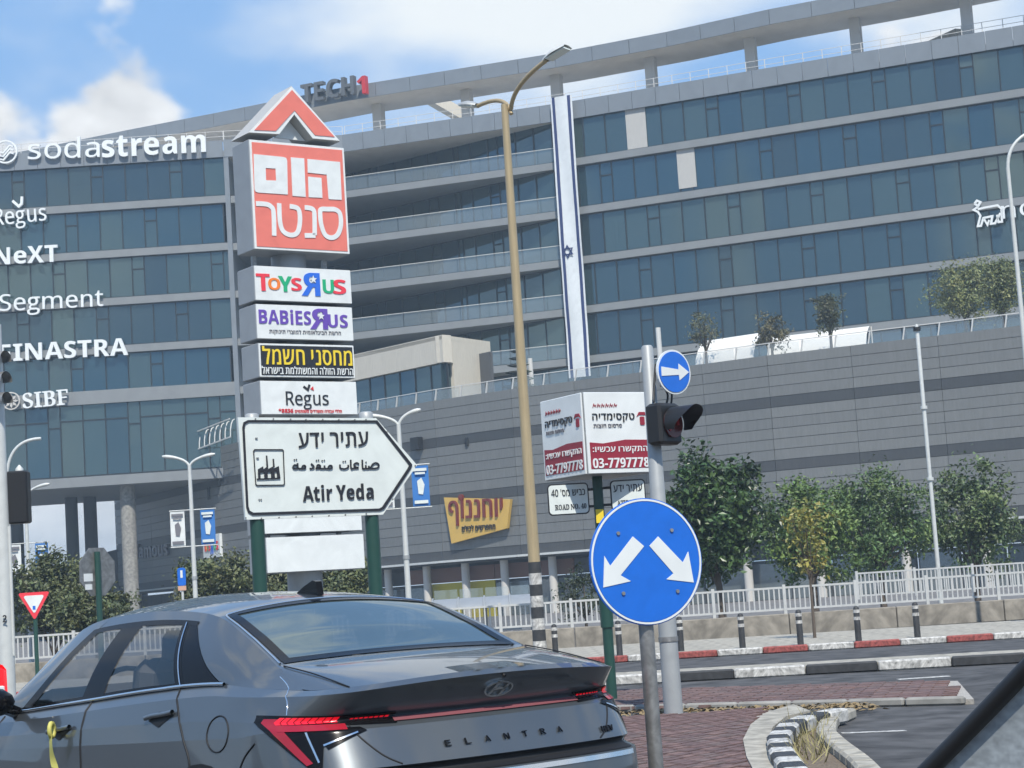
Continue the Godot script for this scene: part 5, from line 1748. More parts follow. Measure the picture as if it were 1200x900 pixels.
# crown of clumped leaves inside an ellipsoid centred at c
func crown(s: SurfaceTool, c: Vector3, r: Vector3, clumps: int, leaves: int, size: float, base: Color, vary: float, spread := 0.3, hollow := 0.35):
	for k in clumps:
		var d := Vector3(rng.randfn(), rng.randfn(), rng.randfn()).normalized()
		var q := d * pow(rng.randf_range(hollow, 1.0), 0.6) * rng.randf_range(0.72, 1.18)
		var cc := c + q * r
		var tone := rng.randf_range(1.0 - vary, 1.0 + vary)
		var hue := rng.randf_range(-0.12, 0.12)
		var cr := r.length() / 1.73 * spread * rng.randf_range(0.6, 1.3)
		for j in leaves:
			var v := Vector3(rng.randfn(), rng.randfn() * 0.75, rng.randfn()) * cr * 0.55
			var p := cc + v
			var n := (d * 0.5 + Vector3(rng.randfn(), rng.randfn() + 0.7, rng.randfn()) * 0.8).normalized()
			var x := n.cross(Vector3(rng.randfn(), rng.randfn(), rng.randfn())).normalized()
			var y := n.cross(x)
			var l := size * rng.randf_range(0.45, 1.4)
			var t2 := tone * rng.randf_range(0.75, 1.25)
			s.set_color(Color(base.r * t2 * (1.0 + hue), base.g * t2, base.b * t2 * (1.0 - hue)))
			quad(s, p - x * l * 0.5, p - y * l * 0.24 + n * l * 0.06, p + x * l * 0.5, p + y * l * 0.24 + n * l * 0.06)

func limbs(t: Node3D, h: float, r: float, c: Vector3, cr: Vector3, n: int, lean := Vector3.ZERO):
	var s := mb()
	var top := c + Vector3(0, cr.y * 0.3, 0)
	tube(s, [Vector3.ZERO, Vector3(0, h * 0.5, 0) + lean * 0.3, Vector3(c.x, h, c.z) * Vector3(0.6, 1, 0.6) + lean * 0.5, top], [r * 1.25, r, r * 0.8, r * 0.2], 10)
	for k in n:
		var a := TAU * k / n + rng.randf()
		var st := Vector3(c.x * 0.6, h * rng.randf_range(0.75, 1.1), c.z * 0.6) + lean * 0.5
		var en := c + Vector3(cos(a) * cr.x, rng.randf_range(-0.4, 0.6) * cr.y, sin(a) * cr.z) * 0.75
		tube(s, arc(st, st.lerp(en, 0.5) + UP * 0.15, en, 5), [r * 0.5, r * 0.42, r * 0.34, r * 0.25, r * 0.17, r * 0.08], 7)
	build(s, "trunk", M.trunk, t)

func tree(called: String, label: String, cat: String, pos: Vector3, h: float, c: Vector3, r: Vector3, clumps: int, leaves: int, size: float, base: Color, rough := 0.5, tr := 0.1, group := "", vary := 0.45, spread := 0.22, hollow := 0.2):
	var t := thing(called, label, cat, pos, 0.0, group)
	limbs(t, h, tr, c, r, 7)
	var s := mb()
	crown(s, c, r, clumps, leaves, size, base, vary, spread, hollow)
	build(s, "crown", leaf_mat(rough, 0.12), t)
	return t

func plants():
	var G := Color(0.04, 0.075, 0.018)
	var O := Color(0.085, 0.10, 0.038)
	# right of the round sign: large glossy tree and the row beyond it
	tree("broadleaf_tree", "dark glossy broadleaf tree behind fence beside the traffic signal", "tree", flat(at(845, 700, 58)), 1.6, Vector3(-0.1, 3.35, 0), Vector3(1.6, 2.05, 1.5), 190, 70, 0.2, G, 0.4, 0.11)
	tree("leafy_tree", "mid green leafy tree behind fence next to the glossy one", "tree", flat(at(955, 700, 62)), 1.4, Vector3(0, 2.8, 0), Vector3(1.65, 1.85, 1.4), 170, 62, 0.15, Color(0.09, 0.145, 0.035), 0.5, 0.1)
	tree("leafy_tree", "tall spreading green tree behind fence left of slim mast", "tree", flat(at(1035, 700, 64)), 1.4, Vector3(0, 3.0, 0), Vector3(1.85, 1.9, 1.5), 170, 62, 0.15, Color(0.085, 0.135, 0.042), 0.5, 0.1)
	tree("leafy_tree", "broad green tree behind fence right of slim mast", "tree", flat(at(1145, 690, 66)), 1.4, Vector3(0, 3.0, 0), Vector3(1.9, 1.9, 1.5), 170, 62, 0.16, Color(0.085, 0.125, 0.045), 0.5, 0.1)
	tree("sapling", "thin sapling with yellow green leaves on the far pavement", "tree", gnd(955, 748, 0.1), 1.3, Vector3(0.0, 2.1, 0), Vector3(0.42, 0.85, 0.4), 34, 22, 0.11, Color(0.22, 0.21, 0.05), 0.5, 0.028, "", 0.3, 0.42, 0.1)
	tree("round_bush", "low dark bush behind fence beside the round blue sign", "bush", flat(at(685, 700, 60)), 0.5, Vector3(0, 1.3, 0), Vector3(1.0, 0.9, 0.8), 50, 50, 0.1, Color(0.04, 0.055, 0.025), 0.55, 0.05)
	# left: olive coloured hedge bushes
	var lb := [[60, 690, 60, 1.9, 1.35, 1.3, "olive green bush spilling behind the give way sign"], [112, 715, 58, 1.2, 0.8, 1.0, "low olive green bush below the octagonal sign"], [255, 690, 62, 1.75, 1.25, 1.3, "rounded olive green bush behind the narrow blue sign"], [405, 690, 62, 1.0, 1.2, 1.0, "olive green bush between the pylon and right green post"], [325, 690, 64, 0.9, 1.1, 1.0, "olive green bush left of the pylon column"]]
	for q in lb:
		var p := flat(at(q[0], q[1], q[2]))
		var cy := at(q[0], q[1], q[2]).y
		tree("olive_bush", q[6], "bush", p, 0.5, Vector3(0, maxf(cy - 0.1, q[4] * 0.8), 0), Vector3(q[3], q[4], q[5]), 130, 75, 0.15, O, 0.55, 0.06, "", 0.4, 0.28)
	# terrace trees
	for q in [[825, 384, 122, 0.95, 1.2, Color(0.10, 0.10, 0.045), "thin sparse tree on terrace before the curved shade roof", 36, 24], [903, 388, 121, 1.1, 1.15, Color(0.09, 0.085, 0.04), "ragged brownish tree on terrace between the shade roofs", 46, 34], [971, 366, 120, 0.85, 1.35, Color(0.075, 0.08, 0.035), "compact upright tree on terrace above the long shade roof", 55, 42], [1128, 340, 119, 1.9, 1.8, Color(0.17, 0.19, 0.07), "feathery pale green tree on terrace left of lamp post", 120, 60], [1172, 334, 120, 1.3, 2.0, Color(0.16, 0.18, 0.065), "tall feathery pale green tree on terrace behind lamp post", 110, 60]]:
		var p := at(q[0], q[1], q[2])
		var cy := p.y - 14.5
		tree("terrace_tree", q[6], "tree", Vector3(p.x, 14.5, p.z), cy * 0.6, Vector3(0, cy, 0), Vector3(q[3], q[4], q[3]), q[7], q[8], 0.2, q[5], 0.55, 0.1, "", 0.35, 0.36, 0.2)
	# dark conifer
	var cp := at(608, 440, 134)
	var t := thing("conifer", "small dark layered conifer on terrace beside white post", "tree", Vector3(cp.x, 14.5, cp.z))
	var s := mb(); tube(s, [Vector3.ZERO, Vector3(0, 4.0, 0)], [0.14, 0.03], 8); build(s, "trunk", M.trunk, t)
	s = mb()
	for k in 7:
		var y := 0.8 + k * 0.5
		var rr := 1.35 * (1.0 - k / 8.0)
		for j in 40:
			var a := TAU * j / 40.0 + k
			var d := Vector3(cos(a), 0, sin(a))
			s.set_color(Color(0.02, 0.035, 0.018) * rng.randf_range(0.7, 1.3))
			for i in 4:
				var p := Vector3(0, y, 0) + d * rr * (0.3 + 0.22 * i) + UP * (0.04 * i * i * 0.3)
				quad(s, p - d * 0.16, p + d.cross(UP) * 0.07 - UP * 0.03, p + d * 0.16, p - d.cross(UP) * 0.07 + UP * 0.03)
	build(s, "crown", leaf_mat(0.6, 0.05), t)
	# dry grass in the soil bed and round the kerb
	s = mb()
	for k in 150:
		var g := gnd(rng.randf_range(925, 970), rng.randf_range(850, 895), 0.03)
		var d := Vector3(rng.randfn(), 2.2, rng.randfn()).normalized()
		var h := rng.randf_range(0.06, 0.24)
		var w := Vector3(1, 0, rng.randfn()).normalized() * 0.006
		s.set_color(Color(0.30, 0.27, 0.13) * rng.randf_range(0.6, 1.2))
		quad(s, g - w, g + w, g + d * h + w * 0.3 + Vector3(d.x, 0, d.z) * h * 0.3, g + d * h + Vector3(d.x, 0, d.z) * h * 0.3)
	var o := build(s, "dry_grass", leaf_mat(0.8, 0.15), self)
	tag(o, "tuft of dry yellow grass growing by the striped kerb nose", "grass", "", "stuff")

# ---------------------------------------------------------------- grey saloon
# car space: x forward from the rear bumper, y up, w to the left (local z = -w)
var cols := []        # body columns from the rear centre round the left corner to the front centre; each has ten rows
func cr3(a: Vector3, b: Vector3, c: Vector3, d: Vector3, t: float) -> Vector3:
	return b.cubic_interpolate(c, a, d, t)
func car_profile():
	cols.clear()
	var rear := [Vector2(0.12, 0.24), Vector2(0.04, 0.36), Vector2(0.0, 0.53), Vector2(0.015, 0.635), Vector2(0.075, 0.66), Vector2(0.045, 0.69), Vector2(0.125, 0.842), Vector2(0.175, 0.882), Vector2(0.06, 1.02), Vector2(0.085, 1.04)]
	var hw := [0.78, 0.87, 0.915, 0.92, 0.905, 0.905, 0.90, 0.885, 0.81, 0.765]
	var us := [0.0, 0.3, 0.55, 0.75, 0.88, 0.96, 1.0]
	var dx := [0.0, 0.008, 0.03, 0.07, 0.14, 0.26, 0.42]
	for k in us.size():
		var c := []
		for r in 10:
			var lip: float = 0.035 * us[k] * us[k] if r >= 8 else 0.0
			var d: float = dx[k] * (0.8 if r >= 8 else 1.0)
			c.append(Vector3(rear[r].x + d, rear[r].y - lip, us[k] * hw[r]))
		cols.append(c)
	var low := [[0.20, 0.82], [0.31, 0.88], [0.48, 0.915], [0.60, 0.918], [0.64, 0.917], [0.68, 0.915]]
	for q in [[0.75, 1.0, 0.82, 0.902, 0.885, 0.888, 0.985, 0.85, 1.02, 0.80], [1.05, 1.0, 0.81, 0.906, 0.885, 0.89, 0.99, 0.85, 1.035, 0.80], [1.5, 1.0, 0.79, 0.91, 0.872, 0.897, 0.968, 0.862, 1.015, 0.815], [2.15, 1.0, 0.765, 0.912, 0.84, 0.902, 0.922, 0.872, 0.967, 0.83], [2.9, 1.0, 0.735, 0.908, 0.80, 0.897, 0.868, 0.866, 0.915, 0.825], [3.4, 0.99, 0.725, 0.90, 0.785, 0.885, 0.85, 0.845, 0.895, 0.79], [3.9, 0.98, 0.695, 0.885, 0.745, 0.868, 0.80, 0.82, 0.84, 0.76], [4.3, 0.9, 0.645, 0.82, 0.685, 0.80, 0.73, 0.76, 0.76, 0.70], [4.55, 0.7, 0.57, 0.63, 0.61, 0.61, 0.64, 0.57, 0.66, 0.52], [4.66, 0.0, 0.54, 0.0, 0.575, 0.0, 0.60, 0.0, 0.62, 0.0]]:
		var c := []
		for r in 6: c.append(Vector3(q[0], low[r][0] * (1.0 if q[0] < 4 else 0.9), low[r][1] * q[1]))
		for r in 4: c.append(Vector3(q[0], q[2 + r * 2], q[3 + r * 2]))
		cols.append(c)
# a point of the shell: cu columns round the car, rv rows up
func shell(cu: float, rv: float) -> Vector3:
	var i := clampi(int(floor(absf(cu))), 0, cols.size() - 2)
	var t := absf(cu) - i
	var j := clampi(int(floor(rv)), 0, 8)
	var v := rv - j
	var p := Vector3.ZERO
	for e in 2:
		var a: Vector3 = cols[i - 1][j + e] if i > 0 else cols[1][j + e] * Vector3(1, 1, -1)
		var d: Vector3 = cols[mini(i + 2, cols.size() - 1)][j + e]
		p += cr3(a, cols[i][j + e], cols[i + 1][j + e], d, t) * (1.0 - v if e == 0 else v)
	return Vector3(p.x, p.y, p.z * (-1.0 if cu < 0 else 1.0))
# the same at a height y
func shell_y(cu: float, y: float) -> Vector3:
	for j in range(8, 1, -1):
		var a := shell(cu, j); var b := shell(cu, j + 0.9999)
		if y >= a.y and b.y > a.y:
			return shell(cu, j + clampf((y - a.y) / (b.y - a.y), 0, 0.9999))
	return shell(cu, 2)
func lv(p: Vector3) -> Vector3:   # car space to local space
	return Vector3(p.x, p.y, -p.z)
func table(x: float, t: Array) -> Vector2:
	for k in t.size() - 1:
		if x <= t[k + 1][0] or k == t.size() - 2:
			var a: Array = t[maxi(k - 1, 0)]; var b: Array = t[k]; var c: Array = t[k + 1]; var d: Array = t[mini(k + 2, t.size() - 1)]
			var u: float = clampf((x - b[0]) / (c[0] - b[0]), 0, 1)
			return Vector2(b[1], b[2]).cubic_interpolate(Vector2(c[1], c[2]), Vector2(a[1], a[2]), Vector2(d[1], d[2]), u)
	return Vector2.ZERO
const RAIL := [[0.43, 1.006, 0.765], [0.75, 1.105, 0.685], [1.0, 1.215, 0.65], [1.3, 1.322, 0.615], [1.6, 1.36, 0.60], [2.0, 1.37, 0.595], [2.4, 1.352, 0.60], [2.6, 1.315, 0.615], [2.8, 1.225, 0.645], [3.0, 1.10, 0.69], [3.25, 0.925, 0.765]]
const CREST := [[0.75, 1.125, 0], [1.0, 1.25, 0], [1.32, 1.378, 0], [1.6, 1.418, 0], [2.0, 1.437, 0], [2.3, 1.434, 0], [2.55, 1.41, 0], [2.8, 1.31, 0], [3.0, 1.21, 0], [3.25, 1.06, 0], [3.4, 0.97, 0]]
const BELT := [[0.43, 1.006, 0.765], [0.75, 1.02, 0.80], [1.05, 1.035, 0.80], [1.5, 1.015, 0.815], [2.15, 0.967, 0.83], [2.9, 0.915, 0.825], [3.25, 0.90, 0.80]]
# side of the cabin: x along, t from the belt (0) to the roof rail (1)
func cabin(x: float, t: float) -> Vector3:
	var b := table(x, BELT); var r := table(x, RAIL)
	var p := b.lerp(r, t)
	return Vector3(x, p.x, p.y + 0.035 * sin(PI * t) * smoothstep(0.6, 1.2, x))
# roof, rear window, windscreen: v -1..1 across
func roof_pt(x: float, v: float) -> Vector3:
	var r := table(minf(x, 3.25), RAIL); var c := table(x, CREST)
	return Vector3(x, r.x + (c.x - r.x) * (1.0 - v * v), r.y * v)
# quads bent onto a surface: corners in that surface's own coordinates
func patch(s: SurfaceTool, f: Callable, c: Array, off: float, n: int, m: int, mirror := false):
	var g := []
	for j in m + 1:
		var row := []
		for i in n + 1:
			var u := float(i) / n; var v := float(j) / m
			var q: Vector2 = (c[0] as Vector2).lerp(c[1], u).lerp((c[3] as Vector2).lerp(c[2], u), v)
			var p: Vector3 = f.call(q.x, q.y)
			if off != 0.0:
				var e := 0.004
				var px: Vector3 = f.call(q.x + e, q.y); var py: Vector3 = f.call(q.x, q.y + e)
				var nn := (px - p).cross(py - p)
				if nn.length() > 1e-12:
					nn = nn.normalized()
					if nn.dot(p - Vector3(clampf(p.x, 1.2, 3.4), 0.75, 0)) < 0: nn = -nn
					p += nn * off
			row.append(lv(p * Vector3(1, 1, -1)) if mirror else lv(p))
		g.append(row)
	if mirror:
		for row in g: row.reverse()
	var gg := []
	for row in g:
		var r2: Array = row.duplicate(); r2.reverse(); gg.append(r2)
	grid(s, gg)
func line_on(s: SurfaceTool, f: Callable, pts: Array, r: float, mirror := false, lift := 0.0):
	var path := []
	var sp := spline(PackedVector2Array(pts), 6)
	for q in sp:
		var p: Vector3 = f.call(q.x, q.y)
		p += (p - Vector3(clampf(p.x, 1.2, 3.4), 0.75, 0)).normalized() * lift
		path.append(lv(p * Vector3(1, 1, -1)) if mirror else lv(p))
	tube(s, path, r, 6, false)

func car_paint(c: Color) -> StandardMaterial3D:
	var m := StandardMaterial3D.new()
	m.albedo_color = c
	m.metallic = 0.5
	m.roughness = 0.36
	m.clearcoat_enabled = true
	m.clearcoat = 1.0
	m.clearcoat_roughness = 0.03
	m.albedo_texture = noise_tex("flake", 256, 22.0, 0.9, 1.0, 2, Vector2.ONE, 12)
	m.uv1_triplanar = true
	m.uv1_scale = Vector3.ONE * 6.0
	return m

func car_node(called: String, label: String, pos: Vector3, yaw: float) -> Node3D:
	var t := thing(called, label, "car", pos)
	var f := Vector3(-sin(yaw), 0, -cos(yaw))
	t.basis = Basis(f, UP, f.cross(UP))
	return t

func car():
	car_profile()
	var paint := car_paint(col(0.098, 0.112, 0.124))
	var dark_glass := glass(col(0.012, 0.018, 0.02), 0.36)
	var rear_glass := glass(col(0.17, 0.23, 0.24), 0.78)
	rear_glass.metallic = 0.7
	var gloss := mat(col(0.006, 0.006, 0.007), 0.15)
	gloss.metallic_specular = 0.3
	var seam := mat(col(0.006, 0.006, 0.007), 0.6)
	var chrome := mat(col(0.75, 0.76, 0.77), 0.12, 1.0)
	var rubber := mat(col(0.015, 0.015, 0.016), 0.75)
	var red := mat(col(0.30, 0.012, 0.025), 0.1)
	var led := mat(col(0.55, 0.012, 0.03), 0.2)
	led.emission_enabled = true
	led.emission = Color(1.0, 0.05, 0.10)
	led.emission_energy_multiplier = 0.4
	var pink := mat(col(0.20, 0.07, 0.08), 0.12)
	var trim := mat(col(0.11, 0.11, 0.112), 0.8)
	var t := car_node("saloon_car", "dark grey metallic saloon car with lit red tail lamps", Vector3(-0.071, 0, -8.115), deg_to_rad(40.06))
	var sh := shell; var shy := shell_y; var cab := cabin; var rf := roof_pt
	# --- lower body: crisp bands round the whole car
	var s := mb()
	var n := cols.size() - 1
	for side in [false, true]:
		for band in [[0, 3, 9], [3, 4, 1], [4, 5, 1], [5, 6, 5], [6, 7, 2], [7, 8, 4], [8, 9, 2]]:
			var part := mb()
			patch(s, sh, [Vector2(0, band[0]), Vector2(n, band[0]), Vector2(n, band[1] - 0.0001), Vector2(0, band[1] - 0.0001)], 0.0, n * 6, band[2], side)
	# deck between the lip and the rear window
	var g := []
	for j in 7:
		var v := j / 6.0
		var row := []
		for i in 25:
			var u := (i / 24.0) * 2.0 - 1.0
			var ci := absf(u) * 6.0
			var a := shell(ci * signf(u) if u != 0 else 0.0, 8.9999)
			var b := roof_pt(0.75, u)
			b.z = signf(u) * lerpf(absf(b.z), b.z * signf(u), 1.0)
			var wr: float = table(0.75, RAIL).y
			b = roof_pt(0.75, clampf(absf(a.z) / 0.765, 0, 1) * signf(u))
			var p := a.lerp(b, v)
			p.y += 0.018 * sin(PI * v) * (1.0 - u * u)
			var rx := lerpf(0.43, 0.75, v)
			var rr := table(rx, RAIL)
			var ra := shell(6.0, 8.9999); var rb2 := roof_pt(0.75, 1.0)
			var st := ra.lerp(rb2, v)
			var k4 := pow(absf(u), 6.0)
			p += Vector3(rx - st.x, rr.x - st.y, (rr.y - st.z) * signf(u)) * k4
			row.append(lv(p))
		g.append(row)
	grid(s, g)
	# hood
	g = []
	for j in 9:
		var v := j / 8.0
		var row := []
		for i in 17:
			var u := (i / 16.0) * 2.0 - 1.0
			var x := lerpf(3.4, 4.62, v)
			var cu := 0.0
			# width of the shell's top row at this x
			var w := 0.79
			for q in range(11, cols.size() - 1):
				if x >= cols[q][9].x and x <= cols[q + 1][9].x + 0.05:
					w = lerpf(cols[q][9].z, cols[q + 1][9].z, clampf((x - cols[q][9].x) / (cols[q + 1][9].x - cols[q][9].x), 0, 1)); cu = lerpf(cols[q][9].y, cols[q + 1][9].y, clampf((x - cols[q][9].x) / (cols[q + 1][9].x - cols[q][9].x), 0, 1))
			row.append(lv(Vector3(x, cu + 0.07 * (1.0 - u * u) * (1.0 - v * v), w * u)))
		g.append(row)
	grid(s, g)
	# roof, C pillars, A pillars, roof edge bands
	patch(s, rf, [Vector2(1.31, -1), Vector2(1.31, 1), Vector2(2.56, 1), Vector2(2.56, -1)], 0.0, 24, 24)
	for side in [false, true]:
		patch(s, cab, [Vector2(0.43, 0), Vector2(1.0, 0), Vector2(1.52, 1), Vector2(0.43, 1)], 0.0, 14, 12, side)
		patch(s, cab, [Vector2(1.44, 0.87), Vector2(2.42, 0.87), Vector2(2.36, 1), Vector2(1.5, 1)], 0.0, 18, 3, side)
		patch(s, cab, [Vector2(2.93, 0), Vector2(3.25, 0), Vector2(3.25, 1), Vector2(2.36, 1)], 0.0, 10, 10, side)
	build(s, "body", paint, t)
	# strips of roof beside the rear window and windscreen
	for v in [-1, 1]:
		s = mb(); patch(s, rf, [Vector2(0.75, v), Vector2(1.315, v), Vector2(1.315, v * 0.93), Vector2(0.75, v * 0.93)], 0.0, 14, 2); build(s, "pillar", paint, t)
		s = mb(); patch(s, rf, [Vector2(2.55, v), Vector2(3.25, v), Vector2(3.25, v * 0.93), Vector2(2.55, v * 0.93)], 0.0, 12, 2); build(s, "pillar", paint, t)
	# --- glass
	s = mb(); patch(s, rf, [Vector2(0.76, -0.93), Vector2(0.76, 0.93), Vector2(1.312, 0.93), Vector2(1.312, -0.93)], -0.002, 22, 16); build(s, "rear_window", rear_glass, t)
	s = mb(); patch(s, rf, [Vector2(2.56, -0.93), Vector2(2.56, 0.93), Vector2(3.36, 0.93), Vector2(3.36, -0.93)], -0.002, 18, 14); build(s, "windscreen", dark_glass, t)
	s = mb()
	patch(s, rf, [Vector2(0.755, -0.94), Vector2(0.755, 0.94), Vector2(0.80, 0.94), Vector2(0.80, -0.94)], 0.003, 20, 2)
	patch(s, rf, [Vector2(1.285, -0.94), Vector2(1.285, 0.94), Vector2(1.32, 0.94), Vector2(1.32, -0.94)], 0.003, 20, 2)
	for v in [-1, 1]: patch(s, rf, [Vector2(0.78, v * 0.945), Vector2(1.30, v * 0.945), Vector2(1.30, v * 0.87), Vector2(0.78, v * 0.87)], 0.003, 14, 2)
	build(s, "window_surround", gloss, t)
	s = mb()
	line_on(s, rf, [Vector2(0.76, 0.965), Vector2(0.9, 0.965), Vector2(1.1, 0.962), Vector2(1.28, 0.955), Vector2(1.318, 0.88), Vector2(1.326, 0.6), Vector2(1.33, 0.0), Vector2(1.326, -0.6), Vector2(1.318, -0.88)], 0.0045, false, 0.004)
	build(s, "window_trim", chrome, t)
	for side in [false, true]:
		s = mb(); patch(s, cab, [Vector2(1.36, 0.05), Vector2(2.08, 0.05), Vector2(1.97, 0.85), Vector2(1.56, 0.85)], 0.0, 10, 8, side); build(s, "side_window", dark_glass, t)
		s = mb(); patch(s, cab, [Vector2(2.24, 0.05), Vector2(2.88, 0.05), Vector2(2.42, 0.85), Vector2(2.12, 0.85)], 0.0, 10, 8, side); build(s, "side_window", dark_glass, t)
		s = mb(); patch(s, cab, [Vector2(1.02, 0.02), Vector2(1.33, 0.03), Vector2(1.53, 0.87), Vector2(1.45, 0.87)], 0.002, 8, 8, side); build(s, "quarter_window", gloss, t)
		s = mb()
		patch(s, cab, [Vector2(2.05, 0.0), Vector2(2.26, 0.0), Vector2(2.15, 0.88), Vector2(1.95, 0.88)], 0.003, 6, 8, side)
		patch(s, cab, [Vector2(1.44, 0.83), Vector2(2.46, 0.83), Vector2(2.43, 0.89), Vector2(1.44, 0.89)], 0.003, 14, 2, side)
		patch(s, cab, [Vector2(1.32, 0.03), Vector2(1.39, 0.03), Vector2(1.58, 0.87), Vector2(1.52, 0.87)], 0.003, 2, 8, side)
		patch(s, cab, [Vector2(2.83, 0.0), Vector2(2.95, 0.0), Vector2(2.46, 0.89), Vector2(2.36, 0.89)], 0.003, 3, 8, side)
		patch(s, cab, [Vector2(1.02, -0.04), Vector2(2.95, -0.04), Vector2(2.95, 0.07), Vector2(1.02, 0.07)], 0.002, 24, 1, side)
		build(s, "pillar_trim", gloss, t)
		s = mb()
		line_on(s, cab, [Vector2(0.985, 0.01), Vector2(1.4, 0.01), Vector2(2.0, 0.01), Vector2(2.6, 0.01), Vector2(3.0, 0.0), Vector2(3.2, 0.0)], 0.0085, side, 0.008)
		build(s, "chrome_strip", chrome, t)
		s = mb()
		line_on(s, cab, [Vector2(1.34, 0.0), Vector2(1.44, 0.45), Vector2(1.54, 0.86)], 0.0035, side, 0.006)
		build(s, "quarter_trim", chrome, t)
		# seams: rear door edge, middle door edge, front door edge, bumper, fuel flap
		s = mb()
		line_on(s, side_xy, [Vector2(1.34, 1.02), Vector2(1.27, 0.94), Vector2(1.17, 0.80), Vector2(1.12, 0.70), Vector2(1.13, 0.55)], 0.0045, side)
		line_on(s, side_xy, [Vector2(2.14, 0.965), Vector2(2.13, 0.8), Vector2(2.12, 0.6), Vector2(2.12, 0.3)], 0.0045, side)
		line_on(s, side_xy, [Vector2(3.1, 0.89), Vector2(3.12, 0.7), Vector2(3.12, 0.3)], 0.0045, side)
		line_on(s, side_xy, [Vector2(0.6, 0.80), Vector2(0.68, 0.74), Vector2(0.72, 0.66), Vector2(0.72, 0.5)], 0.004, side)
		var rng_pts := []
		for k in 17: rng_pts.append(Vector2(0.90 + cos(TAU * k / 16.0) * 0.085, 0.835 + sin(TAU * k / 16.0) * 0.075))
		if not side: line_on(s, side_xy, rng_pts, 0.0035, side)
		build(s, "seam", seam, t)
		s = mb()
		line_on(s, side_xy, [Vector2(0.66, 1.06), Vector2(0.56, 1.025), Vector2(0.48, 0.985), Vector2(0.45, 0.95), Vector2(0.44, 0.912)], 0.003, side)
		build(s, "seam_highlight", chrome, t)  # bright chrome line painting the highlight along the boot gap edge
		# door handles, each over a near-black patch painting the shade of its hollow
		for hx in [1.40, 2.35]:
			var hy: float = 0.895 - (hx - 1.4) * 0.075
			s = mb(); patch(s, side_xy, [Vector2(hx - 0.10, hy + 0.012), Vector2(hx + 0.0, hy - 0.038), Vector2(hx + 0.09, hy - 0.012), Vector2(hx + 0.02, hy + 0.03)], 0.002, 6, 4, side); build(s, "handle_cup_shade", seam, t)
			s = mb(); line_on(s, side_xy, [Vector2(hx - 0.115, hy + 0.028), Vector2(hx - 0.06, hy + 0.02), Vector2(hx + 0.05, hy + 0.01), Vector2(hx + 0.11, hy + 0.0)], 0.012, side, 0.014); build(s, "door_handle", paint, t)
		# mirror
		var mp := lv(Vector3(2.92, 0.97, 0.98 * (-1.0 if side else 1.0)))
		s = mb()
		var zs := 1.0 if side else -1.0
		var sg := []
		for j in 7:
			var a := PI * j / 6.0
			var row := []
			for i in 13:
				var b := TAU * i / 12.0
				row.append(mp + Vector3(cos(a) * 0.09, sin(a) * sin(b) * 0.075, sin(a) * cos(b) * 0.115))
			sg.append(row)
		grid(s, sg)
		build(s, "mirror", gloss, t)
		s = mb(); bar(s, mp, mp + Vector3(0.05, -0.07, -zs * 0.17), 0.05, 0.05); build(s, "mirror_stalk", gloss, t)
	# --- tail lamps
	for side in [1.0, -1.0]:
		var c := func(q: Array) -> Array:
			var r := []
			for p in q: r.append(Vector2(p[0] * side, p[1]))
			return r
		s = mb()
		patch(s, shy, c.call([[6.45, 0.912], [2.0, 0.90], [2.0, 0.852], [6.2, 0.882]]), 0.004, 40, 3)
		patch(s, shy, c.call([[6.2, 0.884], [3.9, 0.858], [4.35, 0.70], [4.7, 0.692]]), 0.004, 16, 10)
		patch(s, shy, c.call([[4.35, 0.858], [2.9, 0.85], [2.75, 0.836], [4.0, 0.772]]), 0.004, 14, 8)
		var lamp := build(s, "tail_lamp", gloss, t)
		s = mb(); patch(s, shy, c.call([[5.97, 0.896], [5.45, 0.896], [4.58, 0.722], [4.8, 0.712]]), 0.007, 6, 12); build(s, "lens", red, lamp)
		s = mb(); patch(s, shy, c.call([[5.45, 0.845], [3.25, 0.842], [3.25, 0.864], [5.5, 0.87]]), 0.007, 16, 2); build(s, "lens", red, lamp)
		for k in 9:
			var a := lerpf(5.45, 3.45, k / 9.0); var b := lerpf(5.45, 3.45, (k + 0.86) / 9.0)
			s = mb(); patch(s, shy, c.call([[a, 0.901], [b, 0.901], [b - 0.05, 0.870], [a - 0.05, 0.870]]), 0.0075, 3, 3); build(s, "led", led, lamp)
		for k in 8:
			var a := lerpf(3.1, 2.1, k / 8.0); var b := lerpf(3.1, 2.1, (k + 0.7) / 8.0)
			s = mb(); patch(s, shy, c.call([[a, 0.892], [b, 0.892], [b, 0.872], [a, 0.872]]), 0.0075, 2, 2); build(s, "led", led, lamp)
		s = mb(); patch(s, shy, c.call([[4.55, 0.84], [4.48, 0.84], [4.36, 0.725], [4.42, 0.722]]), 0.008, 2, 8); build(s, "chrome_edge", chrome, lamp)
		s = mb(); patch(s, shy, c.call([[4.1, 0.785], [3.0, 0.828], [3.0, 0.834], [4.1, 0.792]]), 0.008, 8, 1); build(s, "chrome_edge", chrome, lamp)
	s = mb(); patch(s, shy, [Vector2(-2.05, 0.858), Vector2(2.05, 0.858), Vector2(2.05, 0.874), Vector2(-2.05, 0.874)], 0.006, 30, 2); build(s, "light_bar", pink, t)
	# seams of the boot lid
	for sd in [1, -1]:
		s = mb(); line_on(s, shy, [Vector2(3.18 * sd, 0.90), Vector2(3.1 * sd, 0.84), Vector2(2.6 * sd, 0.74), Vector2(2.2 * sd, 0.695)], 0.004); build(s, "boot_seam", seam, t)
		s = mb(); line_on(s, deck_pt, [Vector2(4.2 * sd, 0.0), Vector2(4.6 * sd, 0.5), Vector2(5.2 * sd, 0.92)], 0.003); build(s, "boot_seam", seam, t)
	s = mb(); patch(s, sh, [Vector2(-3.5, 3.1), Vector2(3.5, 3.1), Vector2(3.3, 4.9), Vector2(-3.3, 4.9)], 0.003, 30, 3); build(s, "plate_recess", seam, t)
